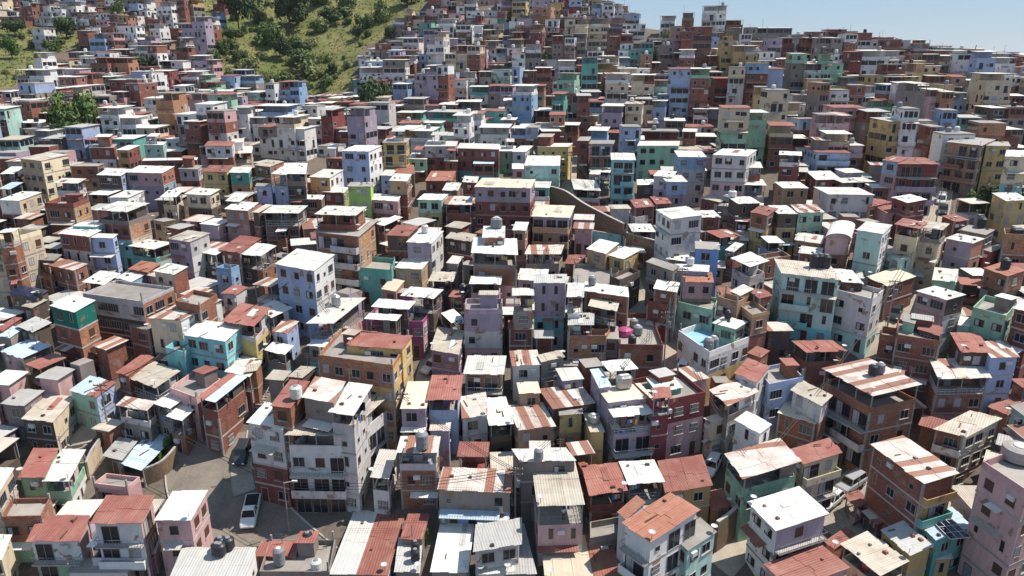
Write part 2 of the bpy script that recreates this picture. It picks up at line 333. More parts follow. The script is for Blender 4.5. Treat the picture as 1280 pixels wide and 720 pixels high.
def empty(name, loc, rz=0.0):
    o = bpy.data.objects.new(name, None); C.objects.link(o)
    o.empty_display_size = .5
    o.location = loc; o.rotation_euler = (0, 0, rz)
    return o
NEAR = '''
@0 540
90,225 225,230 285,98 2 gr,gr R c
210,248 345,245 432,97 2 o,gr/wh,cr W c #cream sided house half under a white roof beside the red one
130,547 400,545 455,430 2 wh,gr/pk R v
450,457 710,457 780,330 3 wh,wh,wh/pk R v
430,577 648,579 705,500 2 o,gy W t
770,445 955,442 1035,308 3 pk,pk,pk W c #pink house with the white roof beside the street
690,606 780,608 820,500 1 pk W c
590,155 710,192 870,45 1 o/st B t
510,120 610,142 690,55 1 dk G t
470,275 640,295 695,245 1 pk C f
10,447 210,442 258,350 2 br,gr C f
-190,320 -20,330 30,190 3 cr,cr W c
-220,640 10,640 45,520 2 cr W c
845,735 1240,730 1285,590 2 wh,wh G c
330,705 640,705 665,665 1 wh/pk C v
@320 540
142,15 445,20 700,-195 4 o,wh,wh,br/wh,wh,br E b #big white apartment block with long balconies over brick
570,225 665,238 710,105 2 o,wh G t
700,105 910,105 940,25 3 o,br,br S t
905,290 1275,305 1275,200 2 gy,bl S c
365,710 660,718 725,405 1 gy V c #long roof half white half rust red
720,535 835,540 865,420 1 gy R c
690,700 820,705 835,542 1 gy G c
870,700 1060,705 1110,385 1 gy W c
1105,492 1265,470 1265,358 1 lw W c
1085,602 1330,560 1330,440 2 lw G t
1105,715 1330,692 1330,640 1 wh W c
20,720 370,722 400,560 1 gy C f
-10,622 200,622 240,547 1 br R c
@640 540
125,372 365,365 340,150 3 o,pk,lw/gy E c #tall house with a person on its covered terrace
40,150 320,142 270,85 3 gy W c
385,318 580,295 530,162 2 o,br R t
580,262 765,250 725,150 2 o,wh W t
765,303 1005,268 950,130 2 ye,ye R c
545,455 695,555 945,410 4 wh,wh,wh N v #white house with terracotta roof and balcony ring
525,400 560,432 650,345 3 wh N c
880,597 1025,502 940,430 3 tu,tu C c
165,740 550,730 465,522 1 gy M c
-30,715 125,710 60,470 1 gy G c
1060,110 1157,238 1445,165 3 o,gr,gr S t
1000,395 1095,370 1050,290 1 sa R c
1178,350 1322,497 1588,417 3 wh/lv,lv,lv W r
390,560 540,532 545,450 1 gy C f
@960 540
115,85 175,165 355,95 3 cr,cr,cr/cr R r
510,62 780,262 955,215 4 br,br,br,br/br,ye,te,br S r #tall brick house with a yellow end wall and tank room
380,318 440,382 510,355 1 o R t
470,395 545,465 590,445 1 o S t
740,442 840,547 1020,490 2 te,te B c
562,490 710,622 822,580 2 ye/ye G c
800,590 815,640 880,610 1 ye W c
360,560 565,722 705,655 2 o,cr E t
-20,660 120,790 400,690 2 pk R c
285,545 330,590 390,490 1 sa R c
1065,180 1290,332 1480,250 5 pk,pk,pk,pk C f #pink apartment block with a round tank room on top
825,-15 990,30 1300,-20 3 br/cr,cr,br E v
1105,700 1180,760 1260,700 1 wh W c
@0 360
910,232 1125,270 1215,200 3 tq,tq,tq W c #bright turquoise house with a white roof and corner terrace
830,320 925,345 960,300 2 tq,tq C f
1110,165 1270,195 1320,110 3 o,ye,ye R t
1120,420 1250,445 1310,365 2 o,br W t
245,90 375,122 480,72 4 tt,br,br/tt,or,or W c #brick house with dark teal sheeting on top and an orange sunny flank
0,315 110,355 258,295 2 pk,ye/o,ye B t #pink house with a pale blue roof and corner balcony
-20,240 50,250 125,205 2 gy B c
80,190 165,222 235,170 2 dk G t
0,580 120,592 225,525 2 gy G t
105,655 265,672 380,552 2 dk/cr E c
345,512 480,553 580,480 2 gr/lb K c
580,420 640,440 745,345 2 br R c
620,440 780,500 905,425 2 o/wh E t
580,585 735,615 770,580 2 o,gy S t
770,575 850,605 920,560 2 o,gy W t
830,640 910,665 985,605 2 o,br W t
985,548 1080,572 1235,455 3 o,br,br T t
850,520 985,570 1030,450 2 pk C f
740,150 905,165 1115,75 3 cr,cr,br/wh,cr S c
640,190 740,215 770,150 2 br,br C c
415,40 715,82 870,10 3 lw,dk,br/or,or,or C f
40,25 180,52 245,20 2 dk D c
105,92 160,102 240,62 2 dk E t
-30,210 10,216 60,150 2 br R c
1105,25 1180,37 1240,0 2 lw R c
880,85 1000,110 1030,40 3 br,br C f
@320 360
-10,105 80,150 185,108 2 o,wh W t
80,215 155,232 195,172 2 lb S c
40,310 145,335 190,295 2 o,te W t
-60,422 5,412 65,375 2 br E c
250,178 388,180 575,28 3 o,lb/pk W t
255,285 340,297 475,200 2 gy,te W c
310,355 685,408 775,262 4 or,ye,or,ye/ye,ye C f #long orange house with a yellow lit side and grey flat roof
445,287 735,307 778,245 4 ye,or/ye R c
540,155 705,165 735,140 3 o,gy W t
575,95 765,108 790,72 3 o,dk W t
720,38 890,55 935,15 3 o,dk W t
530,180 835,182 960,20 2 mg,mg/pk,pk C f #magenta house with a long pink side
870,310 1015,335 1020,225 2 pu E c
1040,130 1230,130 1240,75 3 lv,lw,pk C f
975,175 1040,152 1130,62 2 o,gy W t
1035,430 1240,435 1240,355 2 br,br W v
1028,655 1165,632 1150,530 2 lw S c
1165,690 1290,680 1265,560 2 o,dk W t
720,605 852,605 860,478 3 lv,lv H c
850,562 1020,562 1020,445 3 o,lb R t
865,715 970,715 980,660 2 lv S c
-48,672 135,705 222,610 4 wh,wh,br,br W c
70,590 175,602 270,480 5 br R c
230,545 390,577 450,485 5 gy S c
360,620 490,638 585,495 5 o,lw W t
155,445 235,450 300,400 2 dk E c
960,45 1040,50 1070,15 2 br R c
@640 360
108,-25 270,-25 275,-60 4 lv,lv,tq,lw G c #slim lilac tower with a teal lower band
-20,205 108,205 110,165 2 br,br S c
0,38 112,38 115,5 4 o,gy W t
272,45 360,48 360,-10 4 o,dk W t
275,130 350,132 350,90 3 wh W c
278,185 410,185 412,135 3 o,wh G t
380,90 525,118 540,70 3 o,dk,br E t
362,15 585,47 580,5 3 br,br W c
280,265 470,265 490,230 2 or,or,br C f
465,255 535,258 540,200 2 gy,br C c
535,305 755,310 690,150 2 br,br C f #brick house whose pale roof terrace holds grey tanks
0,390 145,385 130,320 2 wh S c
145,370 265,345 255,322 2 gy E c
250,465 362,455 320,402 2 lv W c
35,530 145,525 130,475 2 tn H c
205,608 420,575 355,485 2 dk S c
30,712 220,690 170,575 2 tn S c
235,640 355,630 350,590 2 ye,or C c
390,720 465,720 425,635 2 ye H c
435,500 497,490 440,400 3 lv B c
480,575 705,548 650,480 3 lv,lv,lv H c #lilac house with a beige roof in front of a row of tanks
485,420 632,405 595,358 3 o,lb W t
508,650 712,628 700,605 3 o,lv,lv W b
575,690 660,672 645,650 2 o,lv W t
620,715 710,705 695,685 2 o,lv W t
720,520 855,500 800,440 3 te W c
705,555 800,545 790,500 4 o,rd R t
710,600 965,545 830,435 3 rd,pk,pk C f
825,85 1005,130 1030,70 2 gr,gr C f #green house with a dark corner by the utility pole
830,240 985,350 1190,215 2 wh,wh/lw,ye Q f #white house with bright blue roof terrace over a yellow flank
1000,175 1120,208 1175,175 3 gr W t
1110,425 1225,475 1290,400 3 lw R c
985,510 1080,592 1218,518 3 o,gy/lw,lw S t
1175,325 1245,350 1290,320 2 br R c
960,650 995,668 1060,650 2 cr H c
1110,660 1240,730 1300,690 3 wh W c
675,80 790,105 825,85 2 br,br C f
705,5 825,22 840,-20 3 br,gy W c
1025,65 1125,95 1165,75 3 tn,br C f
1090,15 1145,40 1200,10 3 tn W c
1190,20 1235,55 1300,40 3 br R c
1130,95 1200,150 1265,120 3 tn,br C f
@960 360
325,25 520,77 575,30 3 lw,lw,tu C f #mint and white block with rows of square windows
190,322 400,318 320,268 2 o,br R t
268,402 525,542 765,492 4 o,br,br,br S b #broad brick house with a fanned rusty roof and two black tanks
110,510 270,592 300,530 3 lw,br E t
45,625 240,682 300,605 2 br H c
260,625 400,697 520,605 2 o,dk B t
850,455 1120,450 1060,362 3 o,br,br S t #brick house with an open floor under a red striped pale roof
965,322 1118,325 1050,240 3 dk,lw R c
1115,350 1258,345 1190,275 3 lb,lb S c
1020,120 1185,165 1240,100 3 gr,gr C f
945,185 1010,197 1025,160 2 gr W c
740,15 895,62 990,40 3 pk,pk,br/o,wh W c #pink house beneath a white and bluish roof by the car lined alley
670,165 735,182 748,150 3 gr,br C c
640,250 860,285 870,205 3 br,br C f
745,207 865,242 850,200 3 dk R c
555,260 640,275 665,235 2 br C f
1100,592 1200,640 1245,560 1 sa R c
1210,590 1290,650 1330,600 2 tu C c
-60,420 5,500 128,415 2 lb,lb C f
1225,100 1330,130 1380,95 4 br W c
@0 180
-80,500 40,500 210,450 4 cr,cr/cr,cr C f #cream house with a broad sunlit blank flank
-20,447 60,440 170,425 5 o W t
-10,280 95,285 212,248 3 wh,br,br/cr W c
225,318 370,322 448,290 3 br,br/or,or C f
95,72 205,85 310,55 4 tn,tn/cr,cr E c
265,195 390,198 435,178 3 o,wh,dk W t
0,150 70,150 135,120 3 o,dk W t
-10,225 50,227 100,200 3 o,bl B t
625,142 810,147 875,122 3 pk,lv,lv/sa,lb W c
480,155 605,160 640,135 3 dk,gy/lb W t
540,268 640,270 720,243 3 wh,lv W c
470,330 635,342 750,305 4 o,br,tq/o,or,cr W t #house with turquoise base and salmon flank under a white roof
355,410 480,415 535,400 3 tq W c
290,447 445,465 465,432 3 br,lw W c
445,468 565,472 590,455 3 lb,lb W c
640,510 770,528 862,500 2 o,te/tu W t
835,475 950,490 1052,455 3 lv,lv/lw,wh E c
995,400 1090,408 1170,385 2 lv,pu/pk W c
920,250 1050,258 1105,235 3 cr,o,pk W t
800,265 880,268 920,243 3 o,cr W t
760,380 815,390 920,425 2 cr/ye C c
1010,138 1135,140 1170,118 3 ye,ye R c
1145,143 1245,145 1262,122 3 te,ye W c
1120,325 1240,335 1290,300 3 tn,pk W c
1125,285 1200,290 1240,258 3 o,tn W t
150,578 270,585 290,555 2 dk C c
215,600 370,635 430,605 2 br S c
255,670 465,600 470,570 1 br C f
410,690 520,705 575,650 2 o,br W t
575,670 660,690 745,640 2 bl,bl W c
640,625 740,642 795,605 2 br N c
765,635 870,655 942,620 3 cr,cr/br W c
1090,530 1200,547 1290,480 2 br R c
1175,547 1280,562 1330,510 2 o,dk W t
1080,635 1155,642 1190,625 2 bl C f
1010,545 1080,557 1115,535 2 o,dk W t
715,5 815,6 830,-8 2 tu W c
580,30 640,32 675,10 3 ye/br W c
710,85 985,80 990,70 2 br,br W c
890,125 990,128 1000,112 2 lw,br C c
1020,10 1160,12 1170,-5 3 wh,or,or R c
1160,50 1260,45 1265,15 2 o,ye S t
345,112 490,112 520,103 3 br,tn C c
445,20 570,20 580,5 3 br,wh C c
@320 180
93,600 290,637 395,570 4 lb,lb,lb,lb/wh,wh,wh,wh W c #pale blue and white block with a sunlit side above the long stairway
425,35 565,38 632,20 4 lb,lb,lb/wh W c #pale blue white block with rows of windows in front of a yellow one
630,-6 755,-6 765,-20 4 ye,ye C v #ochre yellow house beside the pale blue block
265,165 370,170 440,140 3 ye,tn/wh W c
325,240 440,245 468,222 2 br,br/lg W c
455,213 575,215 590,198 3 lg,lg C c #bright lime green house with four windows
570,278 710,288 725,262 2 pk,br W c
665,183 755,187 780,158 3 tn,br W c
620,157 680,160 705,135 2 lb W c
700,150 795,150 790,115 2 br N c
230,275 330,278 345,262 2 br W c
-5,212 78,214 85,200 3 lb,lb C c
75,150 152,155 158,125 4 o,lb,lb W t
-10,105 70,115 140,95 3 or,or E c
125,150 250,150 300,80 4 o,dk,dk/pk W t
345,72 430,75 425,45 2 br N c
30,345 215,347 260,318 3 o,br W t
285,440 515,465 605,400 4 br,br,br/or,or,or C b
290,352 500,360 545,328 5 o W t #tall brick house with a white roof over its open top and teal screen
450,430 515,432 600,370 4 br/or W c
600,400 640,410 750,345 2 o,br W t
645,458 765,462 815,415 3 dk,br R t
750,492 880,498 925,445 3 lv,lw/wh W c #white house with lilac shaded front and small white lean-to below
690,620 830,628 860,590 2 tn W c
515,640 680,655 640,590 2 te C f
945,470 1075,490 1085,455 2 dk,br E t
805,278 930,282 958,258 3 gr,ye,ye W c
940,302 1080,305 1085,270 3 o,br,ye S t
1090,215 1375,222 1382,185 4 lv,br,br H c #wide lilac over brick block in the middle of the hillside
930,232 1010,235 1030,205 2 br,gy W c
1030,190 1105,195 1115,172 2 br W c
845,185 980,185 985,140 2 br,lw N c
1005,22 1215,28 1220,5 3 br,br,te W c
1085,100 1190,100 1195,85 2 br,te B c
1215,37 1300,37 1300,15 2 gr W c
765,75 855,78 865,55 2 gr,br W c
840,12 1000,12 1010,-10 3 lw,br W c
940,85 1010,88 1010,68 2 br W c
1075,545 1310,556 1305,480 4 o,br,pk W t #open topped brick house under one big white roof
1130,468 1245,468 1250,425 4 br W c
1065,700 1225,702 1225,668 3 o,pk,pk W t
-10,555 25,562 145,505 3 o,br W t
-20,340 12,345 85,305 3 dk,br E c
95,440 150,436 170,415 2 o W t
625,725 700,737 745,692 2 tn H c
860,687 985,690 1000,650 2 o,dk E t
950,595 1010,602 1040,570 2 gy W c
@640 180
60,108 240,110 255,70 3 tu,gr W c
0,40 70,40 110,15 3 lw W c
0,125 60,125 60,108 3 pk,pu W c
125,15 285,15 305,0 3 ye,ye W c
80,218 190,220 190,185 2 te,br W v
95,362 290,370 305,322 3 lv,tn,tn H v #tan house with two large dark openings beside the curved wall
310,228 445,235 420,190 2 o,br W t
495,80 620,82 620,55 4 tq,tq,tq W b #slim turquoise house of four floors
625,10 835,10 840,-5 3 gr,gr W c
830,65 975,67 965,42 4 bl,lw,lw W c
705,160 800,166 825,147 3 lw,lv W c
770,190 880,190 850,165 3 lb,lv,pk W c
385,150 440,155 440,132 2 gy W c
435,140 490,145 490,120 2 o,gy W t
625,205 715,205 710,183 2 dk W c
615,320 715,312 685,280 2 br R c
720,302 800,298 765,270 2 br R c
535,345 615,385 640,345 1 lw C f
718,328 795,377 955,363 4 wh/lw,lw W c #white corner house standing alone under a white roof
600,440 720,440 690,407 2 o,br W t
370,525 470,550 520,500 2 tn,or W c
480,555 560,577 640,540 2 ye,ye W c #small ochre house with two white roof sheets
0,432 70,434 75,400 3 tn,tn W t
60,552 245,552 262,515 2 o,gy S t
260,600 350,600 370,565 1 br R c
25,680 175,685 180,640 2 lv W c
300,735 545,735 530,620 2 gy C f
540,700 640,655 645,610 2 dk C f
668,590 805,637 815,610 3 gy,gy C c
805,632 985,640 988,612 3 lb,gy W c
850,690 1010,692 1000,650 3 pk,gy N c
770,575 895,592 870,557 2 o,br W t
915,525 1040,532 1045,500 3 db,db C c #deep blue box of a house
1040,470 1150,460 1080,430 2 o,te R t
895,500 955,490 920,468 2 o,gy W t
1095,570 1190,617 1280,590 3 o,lw W t
1190,340 1280,360 1330,335 3 br,ye R c
1000,55 1180,62 1225,40 5 lw,lw,pk W c
1060,118 1255,120 1240,98 4 o,br,br W t
1150,205 1275,208 1245,187 3 o,lw W t
940,270 1040,292 1110,262 2 br,dk E c
1130,300 1245,297 1200,273 3 dk,br W c
1030,310 1125,317 1118,295 2 gy,dk C c
950,368 1045,367 1015,342 2 br W c
1115,385 1195,390 1195,365 2 o,br W t
1065,530 1110,542 1150,505 2 o,br W t
325,-15 385,-15 390,-40 4 br C c
385,0 510,0 515,-15 4 lv,br,br C v
@960 180
240,42 420,47 345,18 3 lb,lb R v
55,55 170,60 170,45 4 o,rd,rd W t
240,180 370,178 310,145 2 br,br W c
375,195 540,190 480,172 2 o,br W t
75,222 205,222 160,200 3 or,or W c
300,252 535,256 450,228 3 lw,lw,lw W c #white house with arched dark gate near the road
520,220 645,222 600,205 2 br W c
570,80 652,92 700,75 4 lb,pk R c
652,100 862,103 790,78 4 rd,rd,lv R b #dark red house beside the straight road
618,267 700,295 745,268 3 rd/rd W c
510,315 620,292 570,268 2 sa R c
590,345 680,337 620,312 2 pk,tn R c
150,345 285,342 240,312 3 gr,gr S c
50,350 150,350 95,318 3 dk,ye W c
0,368 115,366 60,340 2 o,ye,pu W t
285,472 415,477 435,410 3 pk,br W a #pink and brick house with a barrel vaulted roof
440,430 575,452 622,412 4 tu,tu/wh W c #pale turquoise house with a tall blank wall
530,520 665,577 690,545 2 tu C c
130,480 270,500 285,465 2 tn,br W c
150,545 265,558 270,528 2 br W c
630,402 760,425 800,400 4 o,cr,cr R t
750,415 875,432 895,405 4 o,cr,cr E t
885,472 1025,499 1075,480 3 lv,lv/sa W c
820,680 945,692 950,640 2 gr W c
890,-10 1070,10 1085,-20 4 or,or,or C b
1090,10 1215,12 1225,-5 4 ye,ye C c
1185,62 1310,66 1310,42 5 cr,cr,tq W c
1190,285 1310,280 1290,248 3 ye,ye W c
935,390 1005,380 950,355 2 br R c
955,430 1090,457 1135,435 2 gy C c
1180,475 1310,480 1310,450 3 or,br C f
1075,620 1200,662 1290,640 3 br,dk N c
1075,530 1115,542 1150,500 2 rd C c
0,495 85,495 40,465 2 o,lb W t
-20,600 110,580 115,550 2 br C f
65,645 365,682 310,615 4 tu,tu,tu,tq/lw,tu E b #teal block with stacked corner balconies and tanks on its roof
370,690 480,700 420,640 3 dk W c
490,665 600,712 690,650 2 br H c
'''
FAR = '''
@0 0
0 25 85 2 wh W
0 85 140 1 br W
85 15 75 3 br R
155 0 100 3 wh G
160 60 100 2 wh W
265 25 45 3 wh W
290 10 100 3 wh G
385 30 130 2 pk R
390 75 65 2 wh W
470 100 70 2 pk W
400 0 120 1 lv W
520 0 50 2 wh W
640 20 90 3 br C
690 0 80 3 wh W
770 10 80 4 wh G
850 0 70 4 br C
920 0 45 4 ye C
970 30 120 3 bl G
1060 0 60 2 rd R
895 85 130 5 lv R
1020 90 40 5 wh W
155 140 60 3 wh W
570 130 160 3 wh W
740 120 60 3 wh W
690 180 110 3 lv W
840 190 90 3 wh W
435 170 80 3 bl W
510 165 60 3 pk W
565 180 130 2 wh G
330 225 90 2 gr W
340 255 110 3 or C
440 290 90 3 br R
515 290 125 3 or C
640 230 150 3 wh W
160 265 160 3 wh W
70 350 170 3 wh W
80 420 100 4 lb W
180 385 280 2 bl,wh W
255 435 150 3 cr,br W
0 460 40 2 wh W
0 510 160 3 br W
180 520 140 3 br W
480 385 70 2 gr W
610 360 110 3 lv W
715 365 45 4 wh C
495 460 120 3 pk R
545 400 150 4 rd C
620 420 80 4 br C
800 270 110 3 br W
770 380 120 3 br R
895 360 90 3 wh W
985 375 100 3 gr R
950 280 80 3 lv W
1010 300 50 3 pk W
1100 380 70 3 bl R
1160 350 70 2 bl W
1200 380 80 3 bl W
780 430 150 4 wh,br W
770 470 90 5 or C
490 540 270 4 wh W
700 600 60 2 te W
870 520 210 5 wh W
1020 560 100 5 pk,br C
1150 540 80 4 wh W
1190 560 90 3 br W
0 615 200 2 br W
100 650 180 2 wh W
700 690 240 1 wh W
1250 590 60 3 wh W
400 590 90 2 br W
@320 0
1000 0 100 3 wh C
920 0 80 3 br C
1095 0 130 1 pk C
1085 25 150 2 wh G
680 90 60 3 wh W
740 45 95 4 cr W
860 70 130 3 lv W
835 150 90 3 lv C
910 95 80 4 wh W
970 115 60 3 gr C
1040 80 90 3 rd G
1090 130 40 3 wh W
1130 115 85 3 tn W
1170 60 80 2 te C
700 190 70 3 wh W
850 160 90 5 wh W
940 190 180 6 cr R
1045 205 100 2 rd C
1145 205 110 3 bl,wh W
510 260 230 6 wh W
750 280 40 3 wh C
845 290 120 2 te R
680 330 70 3 rd C
740 340 100 4 br C
790 330 120 6 lv C
900 330 60 6 wh C
680 420 80 3 bl W
750 400 60 3 bl C
990 230 70 4 wh C
1050 250 100 3 lv C
1150 280 110 1 rd C
960 370 40 3 lb C
990 400 60 3 wh W
1070 435 90 3 te W
1165 430 120 3 lv R
700 520 190 3 te W
860 560 170 3 te W
1120 510 120 4 te R
1000 510 120 3 gy W
0 530 160 4 lb,wh W
165 535 140 3 te C
0 585 200 4 wh C
115 410 100 4 bl W
40 420 50 4 wh C
380 505 110 3 bl W
445 545 100 6 lv C
320 550 130 4 rd C
250 595 90 2 wh W
150 645 95 3 wh W
255 640 110 2 pk R
415 660 140 2 br W
570 645 220 3 ye W
500 700 110 1 wh W
840 615 80 3 gr W
985 580 80 5 wh W
1065 570 60 4 wh R
770 655 110 3 wh W
1120 640 140 3 wh W
1230 600 60 3 lv W
@640 0
0 10 70 3 ye C
105 40 90 4 or C
100 0 100 2 lv C
190 15 90 3 ye B
265 60 115 6 cr R
285 0 100 3 rd C
400 20 45 3 lb C
450 25 60 3 wh W
0 125 150 4 rd R
0 185 145 6 wh R
385 95 100 5 cr C
480 140 70 4 br C
300 170 70 4 gy W
380 170 70 2 te C
200 180 100 4 br C
265 190 50 4 wh C
555 120 110 2 wh W
545 180 150 3 wh C
535 215 170 3 te C
695 120 130 3 wh W
745 80 70 3 wh W
820 65 90 4 br C
830 25 90 2 bl C
955 30 115 5 wh W
800 130 90 4 pk C
850 160 60 4 br C
910 135 90 6 br C
950 160 90 4 lb C
1080 70 85 3 gy W
1075 100 80 3 br W
1090 170 160 4 wh W
1170 140 100 3 gy C
1050 205 75 5 ye C
1120 230 110 5 ye C
840 250 70 4 wh W
990 280 110 3 br W
235 305 80 4 wh W
350 290 80 5 te C
420 320 90 3 ye C
450 285 80 3 cr C
520 290 70 2 lb W
645 275 100 3 or W
605 330 110 6 cr W
705 375 90 4 lb,pk C
800 345 95 6 lb C
830 335 180 2 ye W
900 345 90 6 gr C
1090 340 75 6 cr C
1180 320 100 6 bl C
1090 395 120 3 gr C
345 370 100 3 br R
475 370 110 6 wh,cr W
550 435 100 2 wh W
520 480 100 3 wh W
120 340 75 4 br W
50 355 70 3 br C
0 340 40 4 lb C
0 430 100 5 wh,bl W
100 430 60 4 or R
225 370 90 6 gr C
200 470 60 5 te W
260 470 70 4 br C
330 480 60 5 br C
735 475 100 3 te W
850 475 100 3 te W
950 500 110 2 lv W
440 495 120 2 gy W
450 530 100 4 lv W
570 520 80 4 cr C
620 495 100 3 cr W
710 505 60 3 lb W
910 545 70 2 wh W
1090 440 120 2 br R
1055 540 130 6 cr,cr,gr C
1150 565 130 5 gr W
1220 440 60 5 ye C
35 550 90 2 wh R
115 555 90 2 br W
0 590 130 4 lb,br W
190 575 140 4 or W
350 580 140 2 br C
385 655 90 3 bl W
470 665 75 2 br R
555 640 90 4 lb C
600 620 130 2 br C
650 660 180 2 br W
770 605 90 2 gy W
860 660 60 2 br R
930 685 90 1 br W
@960 0
5 115 90 2 gy W
0 140 120 3 gy W
80 190 60 3 rd C
130 175 60 3 wh C
0 195 70 4 lv C
280 120 110 2 rd C
190 190 70 3 br C
265 190 120 4 gy W
390 170 60 4 wh R
450 165 130 3 wh R
530 110 80 2 gy C
600 145 105 3 te C
585 200 80 3 br C
700 200 120 3 br C
720 230 140 4 br C
475 255 120 4 wh W
600 255 95 3 wh W
415 260 60 4 rd C
360 270 50 3 wh C
125 270 70 6 gr C
195 275 130 6 gr C
310 320 70 4 gr C
380 320 150 2 wh W
530 335 65 2 pk R
600 325 90 4 br C
685 320 110 4 ye C
770 330 90 2 cr W
860 280 100 3 cr W
960 270 90 4 wh R
1055 260 85 5 lb W
1150 290 90 3 wh W
850 340 140 4 or R
1000 375 80 1 wh W
965 405 140 3 wh W
1105 340 110 2 rd C
1110 370 130 6 cr R
0 345 80 5 lb C
60 380 110 2 gy W
200 400 120 4 ye C
330 390 110 3 ye C
490 380 110 3 ye C
590 385 80 3 or C
680 385 150 3 gr W
0 455 105 6 cr R
270 420 50 6 or C
320 455 90 5 wh C
410 430 70 4 br C
480 435 60 4 wh C
605 425 80 4 bl C
675 420 70 5 wh C
745 420 70 7 gy C
815 450 70 5 pk C
870 460 60 5 or R
905 430 40 5 ye C
930 470 110 3 lb C
1050 490 160 5 dk W
1215 540 90 4 br W
1150 480 130 2 br W
340 540 150 5 pk R
385 550 110 3 br W
530 505 100 3 gr R
260 580 155 5 pk R
160 600 90 3 bl C
100 520 70 4 cr R
60 570 80 2 br R
500 560 190 5 br C
620 610 120 5 ye W
690 550 75 6 wh C
760 555 170 5 bl C
890 615 160 5 wh C
1050 580 140 3 gr W
1060 620 120 4 or C
20 630 110 4 cr R
300 670 180 4 pk W
460 665 200 2 br W
1180 650 100 3 br W
820 640 60 4 br C
550 680 140 3 pk C
'''
# ------------------------------------------------------------------ windows, doors (shared meshes, each copy an object)
def make_opening(w, h, panes, sill, frame, kind='glass'):
    p = MB(); fm = MB(); t = .035
    x0, x1 = -w / 2, w / 2
    if kind == 'glass':
        p.box(x0, -.012, 0, x1, .05, h, GLASS)
    elif kind == 'curtain':
        p.box(x0, -.012, 0, x1, .05, h, GLASS); p.box(x0 + .08, -.016, .06, x0 + w * .45, .04, h - .08, CURTAIN)
    elif kind == 'shutter':
        p.box(x0, -.03, 0, x1, .05, h, DOORM)
        for k in range(6): p.box(x0 + .05, -.045, h * (k + .2) / 6, x1 - .05, -.02, h * (k + .7) / 6, DOORM)
    elif kind == 'grille':
        p.box(x0, -.012, 0, x1, .05, h, GLASS)
        for k in range(1, 7): p.box(x0 + w * k / 7 - .02, -.1, 0, x0 + w * k / 7 + .02, -.07, h, RAILW)
        p.box(x0, -.1, h * .5, x1, -.07, h * .5 + .04, RAILW)
    elif kind == 'pale':
        p.box(x0, -.012, 0, x1, .05, h, CURTAIN)
    elif kind == 'dark':
        p.box(x0, -.012, 0, x1, .05, h, GLASS)
    else:
        p.box(x0, -.03, 0, x1, .05, h, DOORM if kind == 'wood' else DOORG)
        p.box(x0 + .12, -.042, .15, x1 - .12, -.028, h * .45, DOORM if kind == 'wood' else DOORG)
        p.box(x0 + .12, -.042, h * .52, x1 - .12, -.028, h - .14, DOORM if kind == 'wood' else DOORG)
    fm.box(x0 - t, -.06, -t, x0, .03, h + t, frame); fm.box(x1, -.06, -t, x1 + t, .03, h + t, frame)
    fm.box(x0, -.06, h, x1, .03, h + t, frame); fm.box(x0, -.06, -t, x1, .03, 0, frame)
    for k in range(1, panes):
        xx = x0 + w * k / panes; fm.box(xx - .02, -.045, 0, xx + .02, .02, h, frame)
    if sill: fm.box(x0 - .12, -.15, -t - .07, x1 + .12, .02, -t, CONCL)
    return p.mesh('window'), fm.mesh('frame')

WIN = [('window', 1.1, 1.05, make_opening(1.1, 1.05, 2, True, FRAMEW)),
       ('window', .8, .95, make_opening(.8, .95, 1, True, FRAMED, 'dark')),
       ('window', 1.5, 1.1, make_opening(1.5, 1.1, 3, True, FRAMEG)),
       ('window', 1.2, 1.0, make_opening(1.2, 1.0, 2, False, FRAMED, 'curtain')),
       ('window', .6, .6, make_opening(.6, .6, 1, False, FRAMEG, 'dark')),
       ('window', 1.3, 1.15, make_opening(1.3, 1.15, 2, True, CONCL, 'dark')),
       ('window', 1.9, 1.2, make_opening(1.9, 1.2, 4, True, FRAMEG)),
       ('window', 1.0, 1.1, make_opening(1.0, 1.1, 2, True, FRAMED, 'shutter')),
       ('window', 1.2, 1.1, make_opening(1.2, 1.1, 1, True, CONCL, 'grille')),
       ('window', .9, 1.2, make_opening(.9, 1.2, 2, False, FRAMEG, 'pale')),
       ('window', .5, 1.3, make_opening(.5, 1.3, 1, False, CONCL, 'dark'))]
DOOR = [('door', .9, 2.05, make_opening(.9, 2.05, 1, False, FRAMEW, 'wood')),
        ('door', .95, 2.05, make_opening(.95, 2.05, 1, False, FRAMED, 'steel')),
        ('balcony_door', 1.7, 2.05, make_opening(1.7, 2.05, 2, False, FRAMEG, 'dark')),
        ('balcony_door', 2.4, 2.05, make_opening(2.4, 2.05, 3, False, FRAMED, 'curtain'))]

def put_opening(root, spec, p, ang, frames=True):
    o = link(spec[0], spec[3][0], root); o.location = p; o.rotation_euler = (0, 0, ang)
    if frames:
        f = link('frame', spec[3][1], o)
    return o

HOUSES = []      # dict per house, for labels and roof look-ups

def lerp(a, b, t): return a + (b - a) * t

